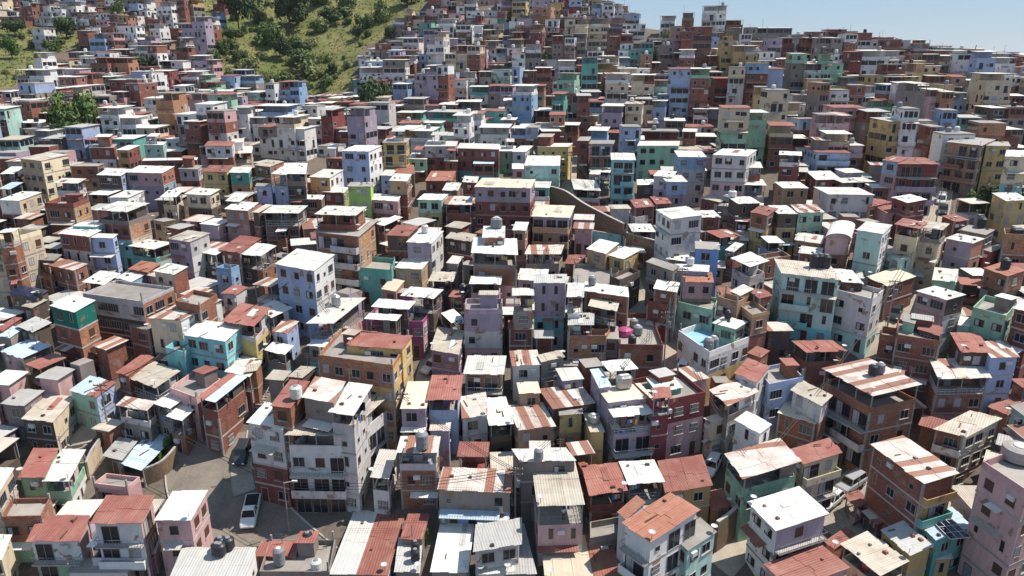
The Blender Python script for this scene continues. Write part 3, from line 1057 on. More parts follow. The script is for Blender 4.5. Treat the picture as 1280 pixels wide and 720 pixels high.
def lay_out(FL, FR, B, side, fl, open_top):
    """Picture corners of a roof -> root position, turn, width, depth, skew, height."""
    H = fl * FL_H - (.2 if open_top else 0)
    a = hit(FL[0], FL[1], H); b0 = hit(FR[0], FR[1], H)
    if a is None or b0 is None: return None
    zr = min(a.z, b0.z) if abs(a.z - b0.z) < 5 else a.z
    # both eave ends at one level: between the two readings
    zr = (a.z + b0.z) / 2
    zr = min(zr, CAMZ - 1.2)
    a = on_plane(FL[0], FL[1], zr); b = on_plane(FR[0], FR[1], zr); c = on_plane(B[0], B[1], zr)
    if a is None or b is None or c is None: return None
    e = (b - a); W = e.length
    yaw = math.atan2(e.y, e.x)
    d = c - (b if side == 'R' else a)
    ex = e.normalized(); ny = Vector((-ex.y, ex.x, 0))
    dp = d.dot(ny); sk = d.dot(ex)
    return dict(a=a, W=W, yaw=yaw, dp=dp, sk=sk, zr=zr, H=H)

def build_house(idx, s, detail=2):
    """One dwelling with its parts. s: W, dp, sk, yaw, a (front left eave), zr, fl, walls, sides, roof, flag."""
    rng = random.Random(idx * 7919 + 13)
    W, D, sk, yaw = s['W'], s['dp'], s['sk'], s['yaw']
    fl, flag, roof = s['fl'], s['flag'], s['roof']
    ex = Vector((math.cos(yaw), math.sin(yaw), 0)); ny = Vector((-ex.y, ex.x, 0))
    mid = s['a'] + ex * (W / 2 + sk / 2) + ny * (D / 2)
    H = s['H']
    base = s['zr'] - H
    low = min(G(*(s['a'] + ex * (W * i + sk * j) + ny * (D * j)).xy) for i in (0, 1) for j in (0, 1))
    deep = max(.6, base - low + .6)
    root = empty('house', (mid.x, mid.y, base), yaw)
    flat = flag == 'f'
    open_top = s['walls'][0] == 'o'
    oh = 0.0 if flat else ((.16 if s['near'] else .34) if flag == 'c' else .3)
    oh = min(oh, W * .08, D * .08)
    def q(u, v, z, g=0.0):
        """Point at width share u, depth share v (0..1), pushed out by g metres."""
        y = -D / 2 + v * D; x = -W / 2 + u * W + sk * (v - .5)
        x += g * (1 if u > .5 else -1); y += g * (1 if v > .5 else -1)
        return (x, y, z)
    def quad(z, g=0.0): return [q(0, 0, z, g), q(1, 0, z, g), q(1, 1, z, g), q(0, 1, z, g)]
    walls = [w for w in s['walls']]; sides = [w for w in s['sides']]
    solid = fl - (1 if open_top else 0)
    ztop = H - (FL_H - .2 if open_top else 0)
    if solid < 1 : ztop = .25
    wl = walls[1:] if open_top else walls
    sl = sides[1:] if (open_top and sides and sides[0] == 'o') else sides
    wl = ['dk' if c == 'o' else c for c in wl]; sl = ['dk' if c == 'o' else c for c in sl]
    if open_top and not wl: wl = ['br']
    if not sl: sl = wl
    # ---- wall body, one band of colour per storey
    m = MB(); zs = [ztop]
    for k in range(max(1, solid) - 1): zs.append(ztop - FL_H * (k + 1))
    zs.append(-deep)
    if zs[-1] >= zs[-2]: zs[-1] = zs[-2] - 1.0
    ins = -oh
    for k in range(len(zs) - 1):
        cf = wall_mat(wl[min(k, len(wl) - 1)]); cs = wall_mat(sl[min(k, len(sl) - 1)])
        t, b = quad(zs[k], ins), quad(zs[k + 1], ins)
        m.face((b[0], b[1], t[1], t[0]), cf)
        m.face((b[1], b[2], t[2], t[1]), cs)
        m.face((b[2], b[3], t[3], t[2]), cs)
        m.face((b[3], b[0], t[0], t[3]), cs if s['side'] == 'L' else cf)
    topm = roof_mat(roof) if flat else CONC
    m.face(quad(ztop, ins), topm)
    m.build('wall', root)
    vis = max(1, min(solid, fl))
    # ---- floor slab edges on masonry houses
    if detail > 1 and solid > 1:
        for k in range(1, len(zs) - 1):
            sl_m = MB()
            z = zs[k]
            if wl[min(k, len(wl) - 1)] in ('br', 'or') or rng.random() < .45:
                sl_m.hexa(quad(z - .12, ins + .045), quad(z + .1, ins + .045), CONCL if rng.random() < .6 else CONC)
            if sl_m.f: sl_m.build('floor_slab', root)
    # ---- concrete corner columns
    if detail > 1 and wl[0] in ('br', 'or') and W > 3:
        for (u, v) in ((0, 0), (1, 0), (1, 1), (0, 1)):
            cm = MB()
            x, y, _ = q(u, v, 0, ins + .03)
            w = .24
            x0 = x if u == 0 else x - w; y0 = y if v == 0 else y - w
            cm.box(x0, y0, -deep, x0 + w, y0 + w, ztop - .02, CONC)
            cm.build('column', root)
    # ---- roof
    tilt = 0.0
    if not flat:
        tilt = rng.uniform(.12, .45) * min(1, D / 6)
        th = .07
        z0 = H - (0 if open_top else 0)
        rm = MB()
        if flag == 'a':
            n = 10; R1 = roof_mat('W'); R2 = roof_mat('S')
            prof = []
            for i in range(n + 1):
                an = math.pi * (1 - i / n)
                prof.append((.5 + .5 * math.cos(an) * 1.02, math.sin(an) * W * .22))
            for i in range(n):
                (u0, h0), (u1, h1) = prof[i], prof[i + 1]
                b0 = [q(u0, 0, z0 + h0), q(u1, 0, z0 + h1), q(u1, 1, z0 + h1), q(u0, 1, z0 + h0)]
                t0 = [(x, y, z + th) for x, y, z in b0]
                rm.hexa(b0, t0, R1)
            rm.face([q(u, .03, z0 + h) for u, h in prof], wall_mat('pk')); 
        else:
            codes = {'M': ('H', 'N', .63), 'V': ('W', 'R', .46), 'T': ('R', 'B', .45), 'K': ('B', 'R', .62)}.get(roof)
            two = codes or (roof, roof, 1.0)
            cuts = [0, two[2], 1] if codes else [0, 1]
            for i in range(len(cuts) - 1):
                u0, u1 = cuts[i], cuts[i + 1]
                lift = .03 * i
                def rq(z, zb): return [q(u0, 0, z), q(u1, 0, z), q(u1, 1, zb), q(u0, 1, zb)]
                if detail == 1 or roof in 'CD':
                    rm.hexa(rq(z0 + lift, z0 + tilt + lift), rq(z0 + th + lift, z0 + tilt + th + lift), roof_mat(two[i] if i < 2 else roof)); continue
                # separate sheets laid edge over edge, none quite true
                ns = max(1, round(W * (u1 - u0) / .95)); nd = 2 if D > 4.5 else 1; lapo = .06 / W
                for a_ in range(ns):
                    ua, ub = u0 + (u1 - u0) * a_ / ns, u0 + (u1 - u0) * (a_ + 1) / ns + (lapo if a_ < ns - 1 else 0)
                    jz = lift + (.02 if a_ % 2 else 0) + rng.uniform(0, .03); e0 = rng.uniform(-.16, .05); e1 = rng.uniform(-.05, .14); ms_ = rng.uniform(.42, .58)
                    for c_ in range(nd):
                        va = e0 / D if c_ == 0 else ms_ - .15 / D; vb = (1 + e1 / D) if c_ == nd - 1 else ms_ + .1 / D
                        sag = rng.uniform(-.03, .015); up_ = .045 * c_
                        zz_ = lambda v_: z0 + jz + up_ + tilt * v_
                        b_ = [(*q(ua, va, 0)[:2], zz_(va) + sag), (*q(ub, va, 0)[:2], zz_(va) + sag * .3), (*q(ub, vb, 0)[:2], zz_(vb)), (*q(ua, vb, 0)[:2], zz_(vb) + rng.uniform(0, .02))]
                        # put the depth position right, q() only pushes by halves
                        b_ = [(x, -D / 2 + D * v_, z) for (x, y, z), v_ in zip(b_, (va, va, vb, vb))]
                        rm.hexa(b_, [(x, y, z + .035) for x, y, z in b_], roof_mat(two[i] if i < 2 else roof))
        rm.build('roof', root)
        if detail > 1 and flag != 'a' and D > 3 and W > 3:
            for _ in range(rng.randrange(0, 4)):       # stones, blocks and planks that hold the sheets down
                wm = MB(); u, v = rng.uniform(.12, .85), rng.uniform(.1, .85); x, y, _z = q(u, v, 0); zz0 = H + th + tilt * v + .03
                if rng.random() < .45: a_ = rng.uniform(.7, 2.0); wm.box(x - .06, y - a_ / 2, zz0, x + .06, y + a_ / 2, zz0 + .06, DOORM); nm = 'plank'
                else:
                    a_ = rng.uniform(.14, .28); wm.hexa([(x - a_, y - a_ * .7, zz0), (x + a_, y - a_ * .8, zz0), (x + a_ * .9, y + a_ * .7, zz0), (x - a_ * .8, y + a_ * .8, zz0)], [(x - a_ * .8, y - a_ * .6, zz0 + .2), (x + a_ * .8, y - a_ * .6, zz0 + .22), (x + a_ * .8, y + a_ * .6, zz0 + .2), (x - a_ * .7, y + a_ * .6, zz0 + .18)], rng.choice([CONC, wall_mat('br'), wall_mat('dk')])); nm = 'block'
                wm.build('roof_' + nm, root)
        # loose lap of sheeting or a weight lying on it
        if detail > 1 and rng.random() < .25 and W > 3.5 and D > 3.5 and flag != 'a':
            pm = MB(); u = rng.uniform(.1, .7); v = rng.uniform(.0, .5); du = rng.uniform(.12, .2); dv = rng.uniform(.35, .5)
            zz = lambda v_: z0 + th + .035 + tilt * v_
            pm.hexa([q(u, v, zz(v) , 0), q(u + du, v, zz(v)), q(u + du, v + dv, zz(v + dv)), q(u, v + dv, zz(v + dv))] if False else
                    [(*q(u, v, 0)[:2], zz(v)), (*q(u + du, v, 0)[:2], zz(v)), (*q(u + du, v + dv, 0)[:2], zz(v + dv)), (*q(u, v + dv, 0)[:2], zz(v + dv))],
                    [(*q(u, v, 0)[:2], zz(v) + .03), (*q(u + du, v, 0)[:2], zz(v) + .03), (*q(u + du, v + dv, 0)[:2], zz(v + dv) + .03), (*q(u, v + dv, 0)[:2], zz(v + dv) + .03)],
                    roof_mat(rng.choice('GWESR')))
            pm.build('roof_patch', root)
        if not open_top and tilt > .05:
            g = MB(); t = quad(H, ins); b = quad(ztop, ins)
            up = [(t[2][0], t[2][1], H + tilt), (t[3][0], t[3][1], H + tilt)]
            cs = wall_mat(sl[0])
            g.poly([t[0], t[1], up[0], up[1], t[2], t[3]], [(1, 4, 2), (0, 3, 5), (4, 5, 3, 2)], cs)
            g.build('gable', root)
    if detail == 1 and W > 3.2 and not (s['px'][0][1] < 85 and s['px'][0][0] > 740):
        if rng.random() < .5:
            hm = MB(); u0 = rng.uniform(.0, .45); u1 = u0 + rng.uniform(.35, .5); v0, v1 = rng.uniform(.15, .4), rng.uniform(.75, .98); h = rng.uniform(1.9, 2.5); zb = H + .02
            P = [q(u0, v0, zb), q(u1, v0, zb), q(u1, v1, zb), q(u0, v1, zb)]
            if rng.random() < .55: hm.hexa(P, [(x, y, zb + h) for x, y, z in P], wall_mat(rng.choice(['br', 'gy', wl[0], 'lw', 'dk', 'wh'])))
            else:
                for (x, y, z) in P: hm.box(x - .07, y - .07, zb, x + .07, y + .07, zb + h, POSTM)
                hm.hexa([P[0], P[1], (P[1][0], P[1][1] + .1, zb), (P[0][0], P[0][1] + .1, zb)], [(P[0][0], P[0][1], zb + .9), (P[1][0], P[1][1], zb + .9), (P[1][0], P[1][1] + .1, zb + .9), (P[0][0], P[0][1] + .1, zb + .9)], wall_mat(rng.choice(['br', 'lw', wl[0]])))
            ov = .35
            b = [(P[0][0] - ov, P[0][1] - ov, zb + h), (P[1][0] + ov, P[1][1] - ov, zb + h), (P[2][0] + ov, P[2][1] + ov, zb + h + .25), (P[3][0] - ov, P[3][1] + ov, zb + h + .25)]
            hm.hexa(b, [(x, y, z + .07) for x, y, z in b], roof_mat(rng.choice('WWWGRSE')))
            hm.build('roof_hut', root)
    # ---- parapets
    def ring(z, h, mat, thick=.13, gaps=(), name='parapet'):
        pm = MB(); P = quad(z, ins); I = quad(z, ins - thick)
        for k in range(4):
            if k in gaps: continue
            j = (k + 1) % 4
            b = [P[k], P[j], I[j], I[k]]
            pm.hexa(b, [(x, y, zz + h) for x, y, zz in b], mat)
        return pm.build(name, root)
    if flat:
        ring(ztop, rng.uniform(.45, .95), wall_mat(wl[0]))
        if detail > 1:
            for (u, v) in ((.02, .03), (.98, .03), (.97, .97), (.03, .97)):
                if rng.random() < .6:
                    sm = MB(); x, y, _ = q(u, v, 0, ins); h = rng.uniform(1.0, 2.0)
                    sm.box(x - .1, y - .1, ztop, x + .1, y + .1, ztop + h, CONC); sm.build('starter_column', root)
            if W > 4 and D > 4 and rng.random() < .6:
                hm = MB(); u, v = rng.uniform(.15, .5), rng.uniform(.5, .62)
                x0, y0, _ = q(u, v, 0); w, d, h = rng.uniform(1.6, 2.6), rng.uniform(1.3, 2.2), rng.uniform(1.7, 2.2)
                hm.box(x0, y0, ztop, x0 + w, y0 + d, ztop + h, wall_mat(rng.choice(['gy', 'br', wl[0]])))
                hm.box(x0 - .2, y0 - .2, ztop + h, x0 + w + .2, y0 + d + .2, ztop + h + .06, roof_mat(rng.choice('WGRE')))
                hm.build('roof_hut', root)
    if open_top:
        hp = rng.uniform(.7, 1.05)
        pc = wl[0] if rng.random() < .7 else rng.choice(['gy', 'wh', 'lw'])
        rail = rng.random() < .35
        if not rail: ring(ztop, hp, wall_mat(pc))
        else:
            rl = MB(); P = quad(ztop, ins - .06); mt = rng.choice([RAILM, RAILW])
            for k in range(4):
                j = (k + 1) % 4; A, B_ = Vector(P[k]), Vector(P[j])
                for h in (.08, .5, hp): rl.tube(A + Vector((0, 0, h)), B_ + Vector((0, 0, h)), .03, mt, n=4)
                nb = max(2, int((B_ - A).length / .55))
                for i in range(nb + 1):
                    p = A.lerp(B_, i / nb); rl.tube(p, p + Vector((0, 0, hp)), .018, mt, n=4, caps=False)
            rl.build('railing', root)
        npx = max(2, int(W / 2.8) + 1)
        for vv in (0, 1):
            for i in range(npx):
                x, y, _ = q(i / (npx - 1) if npx > 1 else 0, vv, 0, ins - .08)
                if 0 < i < npx - 1: x = q(i / (npx - 1), vv, 0)[0]
                pm = MB(); pm.box(x - .06, y - .06, ztop, x + .06, y + .06, H + (tilt if vv else 0), POSTM); pm.build('post', root)
        # the room that fills the back of the covered floor
        v0 = rng.uniform(.42, .68)
        u0 = 0.0 if rng.random() < .6 else rng.uniform(.2, .45); u1 = 1.0 if u0 > 0 or rng.random() < .5 else rng.uniform(.6, .85)
        rm = MB(); P = [q(u0, v0, ztop, 0), q(u1, v0, ztop, 0), q(u1, 1, ztop, 0), q(u0, 1, ztop, 0)]
        P = [(x + (.2 if (k in (0, 3)) else -.2) + oh * (1 if k in (0, 3) else -1), y - (.2 + oh if k > 1 else 0), z) for k, (x, y, z) in enumerate(P)]
        rm.hexa(P, [(x, y, H - .04) for x, y, z in P], wall_mat(rng.choice([wl[0], 'gy', 'lw', 'dk', 'br', 'dk'])))
        rm.build('terrace_room', root)
        yy = P[0][1]
        put_opening(root, DOOR[rng.randrange(2)], (lerp(P[0][0], P[1][0], .3), yy, ztop + .05), 0, False)
        put_opening(root, WIN[rng.randrange(4)], (lerp(P[0][0], P[1][0], .7), yy, ztop + .95), 0, False)
        if detail > 1:
            for _ in range(rng.randrange(1, 4)):
                cm = MB(); u = rng.uniform(.08, .85); v = rng.uniform(.08, v0 - .15)
                x, y, _z = q(u, v, 0); kind = rng.randrange(3)
                if kind == 0:
                    cm.box(x, y, ztop, x + .5, y + .45, ztop + .45, plain('crate_' + str(rng.randrange(3)), [(.45, .10, .08), (.10, .2, .42), (.5, .48, .42)][rng.randrange(3)])); nm = 'crate'
                elif kind == 1:
                    for dx in (0, .6): cm.box(x + dx, y, ztop, x + dx + .04, y + .5, ztop + .7, POSTM)
                    cm.box(x - .1, y - .05, ztop + .7, x + .8, y + .55, ztop + .74, CONCL); nm = 'table'
                else:
                    x2 = x + 1.4
                    cm.tube((x, y, ztop + 1.75), (x2, y, ztop + 1.75), .012, RAILM, n=4)
                    for i in range(4):
                        c = rng.choice([(.6, .6, .62), (.5, .1, .12), (.12, .2, .5), (.6, .5, .15), (.1, .1, .12)])
                        xa = x + .08 + i * .34
                        cm.box(xa, y - .012, ztop + 1.74 - rng.uniform(.45, .9), xa + .28, y + .012, ztop + 1.74, plain('cloth_%d' % int(c[0] * 100 + c[2] * 10), c))
                    nm = 'laundry_line'
                cm.build(nm, root)
    # ---- openings
    fr = detail > 1
    def face_row(p0, p1, z, storey, count_hint, front, right=False):
        a, b = Vector((p0[0], p0[1], 0)), Vector((p1[0], p1[1], 0)); L = (b - a).length
        if L < 1.6: return
        ang = math.atan2(b.y - a.y, b.x - a.x)
        n = max(1, int(L / (2.1 if front else 2.5)))
        ground = storey == vis - 1
        dense = rng.random()
        for i in range(n):
            t = (i + .5 + rng.uniform(-.12, .12)) / n
            p = a.lerp(b, t); slot = L / n
            if not front and rng.random() < .42: continue
            if front and rng.random() < .10: continue
            if ((front and flag in ('v', 'b')) or (flag == 'r' and right)) and slot > 1.9 and rng.random() < .7:
                spec = DOOR[2] if slot < 2.7 else DOOR[3]
            elif ground and front and rng.random() < .35: spec = DOOR[rng.randrange(2)]
            else: spec = STYLE if rng.random() < .55 else WIN[rng.randrange(len(WIN))]
            if spec[1] > slot - .25: spec = WIN[4] if slot < 1.1 else WIN[1]
            if spec[1] > L - .3: continue
            zz = z + (.06 if spec[0] != 'window' else rng.choice([.92, .95, .9]))
            if zz + spec[2] > z + FL_H - .12: continue
            put_opening(root, spec, (p.x, p.y, zz), ang, fr)
    STYLE = WIN[rng.randrange(len(WIN))]
    P = quad(0, ins)
    for k in range(vis if solid >= 1 else 0):
        z = ztop - FL_H * (k + 1)
        if z < -.9: break
        if wl[min(k, len(wl) - 1)] == 'st': continue
        face_row(P[0], P[1], z, k, 3, True)
        if not (s.get('blank')):
            face_row(P[1], P[2], z, k, 2, s['side'] == 'R' and D > 4 and wl[0] != 'br', True)
            face_row(P[3], P[0], z, k, 2, False)
    # ---- balconies
    if flag in ('b', 'v', 'r') and solid >= 1:
        p0, p1 = (P[1], P[2]) if flag == 'r' else (P[0], P[1])
        L = math.hypot(p1[0] - p0[0], p1[1] - p0[1]); fa = math.atan2(p1[1] - p0[1], p1[0] - p0[0])
        for k in range(vis):
            z = ztop - FL_H * (k + 1)
            if k == vis - 1 and vis > 1: break
            bm = MB(); dpt = .95 if flag == 'b' else .75
            u0, u1 = (0.0, 1.0) if flag != 'b' or rng.random() < .6 else (rng.choice([(0, .55), (.4, 1.0)]))
            xa, xb = L * u0, L * u1
            bm.box(xa, -dpt, -.14, xb, .02, 0, CONCL)
            bo = bm.build('balcony', root); bo.location = (p0[0], p0[1], z); bo.rotation_euler = (0, 0, fa)
            rl = MB(); y0 = 0.0; cc = wl[min(k + 1, len(wl) - 1)] if flag != 'r' else sl[min(k + 1, len(sl) - 1)]
            if rng.random() < .55:
                c = wall_mat(cc if cc != 'br' else 'lw')
                rl.box(xa, -dpt, 0, xb, -dpt + .1, .9, c)
                rl.box(xa, -dpt + .1, 0, xa + .1, 0, .9, c); rl.box(xb - .1, -dpt + .1, 0, xb, 0, .9, c)
            else:
                mt = rng.choice([RAILM, RAILW])
                cs_ = [Vector((xa + .04, 0, 0)), Vector((xa + .04, -dpt + .04, 0)), Vector((xb - .04, -dpt + .04, 0)), Vector((xb - .04, 0, 0))]
                for i in range(3):
                    for h in (.1, .9): rl.tube(cs_[i] + Vector((0, 0, h)), cs_[i + 1] + Vector((0, 0, h)), .028, mt, n=4)
                    nb = max(2, int((cs_[i + 1] - cs_[i]).length / .3))
                    for j in range(nb + 1):
                        p = cs_[i].lerp(cs_[i + 1], j / nb); rl.tube(p, p + Vector((0, 0, .9)), .014, mt, n=4, caps=False)
            rl.build('railing', bo)
    # ---- sheet awnings over the lower floors
    if solid >= 2 and rng.random() < (.45 if detail > 1 else .6):
        for k in range(1, min(vis, 3)):
            if rng.random() < .55:
                z = ztop - FL_H * k + rng.uniform(-.25, .1); y0 = q(0, 0, 0)[1] + oh; dpt = rng.uniform(.7, 1.5)
                u0 = rng.uniform(0, .3); u1 = rng.uniform(.6, 1.0); xa, xb = q(u0, 0, 0)[0], q(u1, 0, 0)[0]
                am = MB(); b = [(xa, y0 - dpt, z - .25), (xb, y0 - dpt, z - .25), (xb, y0 + .03, z), (xa, y0 + .03, z)]
                am.hexa(b, [(x, y, zz + .05) for x, y, zz in b], roof_mat(rng.choice('WWGSREB'))); am.build('awning', root)
    # ---- small fittings
    if detail > 1 and rng.random() < .5 and not flat and solid >= 1:
        dm = MB(); x, y, _ = q(rng.choice([.08, .92]), .06, 0)
        zb = H + .07
        dm.tube((x, y, zb - .2), (x, y, zb + .7), .03, RAILM)
        dm.lathe([(.02, 0), (.22, .05), (.36, .14), (.35, .15), (.2, .08)], plain('dish', (.55, .55, .56), .5), 12, (x, y, zb + .7))
        dm.build('satellite_dish', root)
    if detail > 1 and rng.random() < .4:
        am = MB(); x, y, _ = q(rng.choice([.1, .5, .9]), .9, 0, -.2); h = rng.uniform(1.6, 3.2); zb = H - .3
        am.tube((x, y, zb), (x + rng.uniform(-.1, .1), y, zb + h), .035, RAILM, n=5)
        for k in range(3): am.tube((x - .45 + k * .05, y, zb + h - .1 - k * .28), (x + .45 - k * .05, y, zb + h - .1 - k * .28), .02, RAILM, n=4)
        am.build('antenna', root)
    if detail > 1 and rng.random() < .35 and solid >= 1:
        am = MB(); x, y, _ = q(rng.uniform(.2, .8), 0, 0); y += oh; z = ztop - .8
        am.box(x - .4, y - .32, z - .3, x + .4, y - .002, z + .22, plain('ac_unit', (.6, .6, .58), .5)); am.build('air_conditioner', root)
    s.update(root=root, ztop=ztop, flat=flat, tilt=tilt, mid=mid)
    return root
# ------------------------------------------------------------------ read the house lists
HOUSE_LIST = []
ox = oy = 0
for ln in NEAR.strip().splitlines():
    name = None
    if ln.startswith('@'):
        ox, oy = map(float, ln[1:].split()); continue
    if '#' in ln: ln, name = ln.split('#'); name = name.strip()
    p = ln.split()
    pts = [tuple(map(float, t.split(','))) for t in p[:3]]
    pts = [(ox + x / 4, oy + y / 4) for x, y in pts]
    fl = int(p[3]); ws = p[4].split('/'); roof = p[5]; flag = p[6]
    g = lay_out(*pts, 'R', fl, ws[0].startswith('o,') or ws[0] == 'o')
    if g is None: continue
    dp, W = g['dp'], g['W']
    if dp < 2.2: dp = 2.2
    dp = min(dp, 15.0, max(5.0, W * 2.6)); W = max(1.6, min(W, 24))
    sk = max(-.38 * dp, min(.38 * dp, g['sk']))
    if abs(sk) < .1 * dp: sk = 0.0
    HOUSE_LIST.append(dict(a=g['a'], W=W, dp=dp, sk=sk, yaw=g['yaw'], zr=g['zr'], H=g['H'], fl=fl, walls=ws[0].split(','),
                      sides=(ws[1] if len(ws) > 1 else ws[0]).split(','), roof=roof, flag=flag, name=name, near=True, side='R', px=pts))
frng = random.Random(5)
FAR_RECT = []
for ln in FAR.strip().splitlines():
    if ln.startswith('@'):
        ox, oy = map(float, ln[1:].split()); continue
    p = ln.split(); x, y, w = map(float, p[:3]); fl = int(p[3])
    X, Y, w = ox + x / 4, oy + y / 4, w / 4
    H = fl * FL_H + .3
    a = hit(X, Y, H)
    if a is None: continue
    d = proj(a)[2]
    yaw0 = -R(frng.uniform(2, 18)) if X < 1000 else R(frng.uniform(-16, 8))
    Wt = max(2.2, w * d / F * 1.02)
    FAR_RECT.append((X, Y, X + w, Y + fl * FL_H * F / d, d))
    n = max(1, round(Wt / 4.6)) if frng.random() < .8 else max(1, round(Wt / 7))
    cuts = sorted([0.0] + [(i + frng.uniform(-.22, .22)) / n for i in range(1, n)] + [1.0])
    for i in range(n):
        Wp = Wt * (cuts[i + 1] - cuts[i]); off = Wt * cuts[i]
        yaw = yaw0 + R(frng.uniform(-3, 3))
        drop = 0 if (n == 1 or frng.random() < .5) else frng.choice([1, 1, 2])
        f2 = max(1, fl - drop)
        ap = a + Vector((math.cos(yaw0), math.sin(yaw0), 0)) * off + Vector((0, frng.uniform(0, 1.2), -FL_H * (fl - f2)))
        ws = p[4].split(',')
        if n > 1 and frng.random() < .38: ws = [frng.choice(['lw', 'br', 'gy', 'br', 'wh', 'lb', 'cr', 'tn', ws[0]]), ws[-1]]
        elif frng.random() < .3: ws = ws + [frng.choice(['br', 'gy', 'lw'])]
        rf = p[5] if frng.random() < .55 else frng.choice('WWWGCRS')
        flag = 'c'
        if rf in 'WGS' and f2 > 1 and frng.random() < .55: ws = ['o'] + ws; flag = 't'
        elif frng.random() < .4 and f2 > 1: flag = frng.choice('bv')
        elif rf == 'C' and frng.random() < .6: flag = 'f'
        HOUSE_LIST.append(dict(a=ap, W=Wp, dp=frng.uniform(5.0, 8.0), sk=0.0, yaw=yaw, zr=ap.z, H=f2 * FL_H + .3, fl=f2, walls=ws, sides=list(ws),
                      roof=rf, flag=flag, name=None, near=False, side='R', px=[(X, Y), (X + w, Y), (X + w, Y)]))

def inside(poly, x, y):
    c = False; n = len(poly)
    for i in range(n):
        (x1, y1), (x2, y2) = poly[i], poly[(i + 1) % n]
        if (y1 > y) != (y2 > y) and x < (x2 - x1) * (y - y1) / (y2 - y1) + x1: c = not c
    return c
GREEN_A = [(246, -220), (246, 40), (232, 52), (262, 72), (272, 92), (330, 104), (350, 116), (398, 120), (440, 112), (446, 70), (462, 55), (500, 45), (520, 20), (545, -20), (545, -220)]
GREEN_B = [(-90, 25), (30, 30), (52, 30), (60, 42), (95, 42), (105, 58), (82, 62), (60, 74), (45, 82), (18, 108), (-90, 118)]
def is_green(px, py): return inside(GREEN_A, px, py) or inside(GREEN_B, px, py)

# ---- the crowd of small dwellings between the ones listed, far up the slope
def foot(s):
    ex = Vector((math.cos(s['yaw']), math.sin(s['yaw']), 0)); ny = Vector((-ex.y, ex.x, 0))
    c = s['a'] + ex * (s['W'] / 2) + ny * (s['dp'] / 2)
    return c.x, c.y, max(s['W'], s['dp']) * .5
FEET = [foot(s) for s in HOUSE_LIST]
FILL = []
pal = ['br'] * 9 + ['wh'] * 6 + ['lw'] * 3 + ['lb', 'tu', 'tu', 'pk', 'lv'] + ['cr'] * 2 + ['gy'] * 3 + ['ye', 'or', 'pk', 'lv', 'lb', 'gr', 'te', 'tn', 'rd']
y = 150.0
while y < 415:
    x = -250.0
    while x < 270:
        xx, yy = x + frng.uniform(-1.6, 1.6), y + frng.uniform(-1.5, 1.5)
        x += 5.2
        z = G(xx, yy); px, py, d = proj((xx, yy, z))
        if not (-40 < px < 1320 and -30 < py < 205) or is_green(px, py): continue
        r = frng.uniform(2.1, 3.7); w_ = r * 2
        if any((xx - fx) ** 2 + (yy + 3 - fy) ** 2 < (r * .82 + fr * .82) ** 2 for fx, fy, fr in FEET): continue
        fl = frng.choice([2, 2, 3, 3]) if yy > 240 else frng.choice([2, 3, 3, 4])
        ok = False
        for fl in (fl, fl - 1, 2, 1):
            if fl < 1: continue
            tx, ty, _d = proj((xx - r, yy, z + fl * FL_H)); bx = tx + w_ * F / d; by = py
            bad = 0
            if is_green(tx + 1, ty) or is_green(bx - 1, ty) or is_green((tx + bx) / 2, (ty + by) / 2): bad = 1
            for (x0, y0, x1, y1, dd) in FAR_RECT:
                if dd > d + 2:
                    ov = max(0, min(bx, x1) - max(tx, x0)) * max(0, min(by, y1) - max(ty, y0))
                    bad = max(bad, ov / ((x1 - x0) * (y1 - y0) + .01))
            if bad < .22: ok = True; break
        if not ok: continue
        if py < 64 and px > 790: continue
        yaw = R(frng.uniform(-18, 6))
        a = Vector((xx - r * math.cos(yaw), yy - r * math.sin(yaw), z + fl * FL_H))
        wc = frng.choice(pal)
        FILL.append(dict(a=a, W=w_, dp=frng.uniform(5.5, 8), sk=0.0, yaw=yaw, zr=a.z, H=fl * FL_H, fl=fl, walls=[wc, frng.choice([wc, wc, 'br', 'gy'])], sides=[wc],
                         roof=frng.choice('WWWWCCRRSEG'), flag='c', name=None, near=False, side='R', px=[(tx, ty), (bx, ty), (bx, ty)]))
        FEET.append((xx, yy + 3, r))
    y += 7.0 if y > 240 else 10.5

def weight(s):
    d = proj(s['a'])[2]
    return s['W'] * (s['H'] + .4 * s['dp']) / d ** 2
near = [s for s in HOUSE_LIST if s['near']]
far = sorted([s for s in HOUSE_LIST if not s['near']], key=weight, reverse=True)
n_far = max(0, 300 - len(near))
single = near + far[:n_far]
mass = far[n_far:] + FILL
print('houses near', len(near), 'far single', n_far, 'mass', len(mass))
for i, s in enumerate(single):
    s['idx'] = i
    build_house(i, s, 2 if s['near'] and proj(s['a'])[2] < 165 else 1)

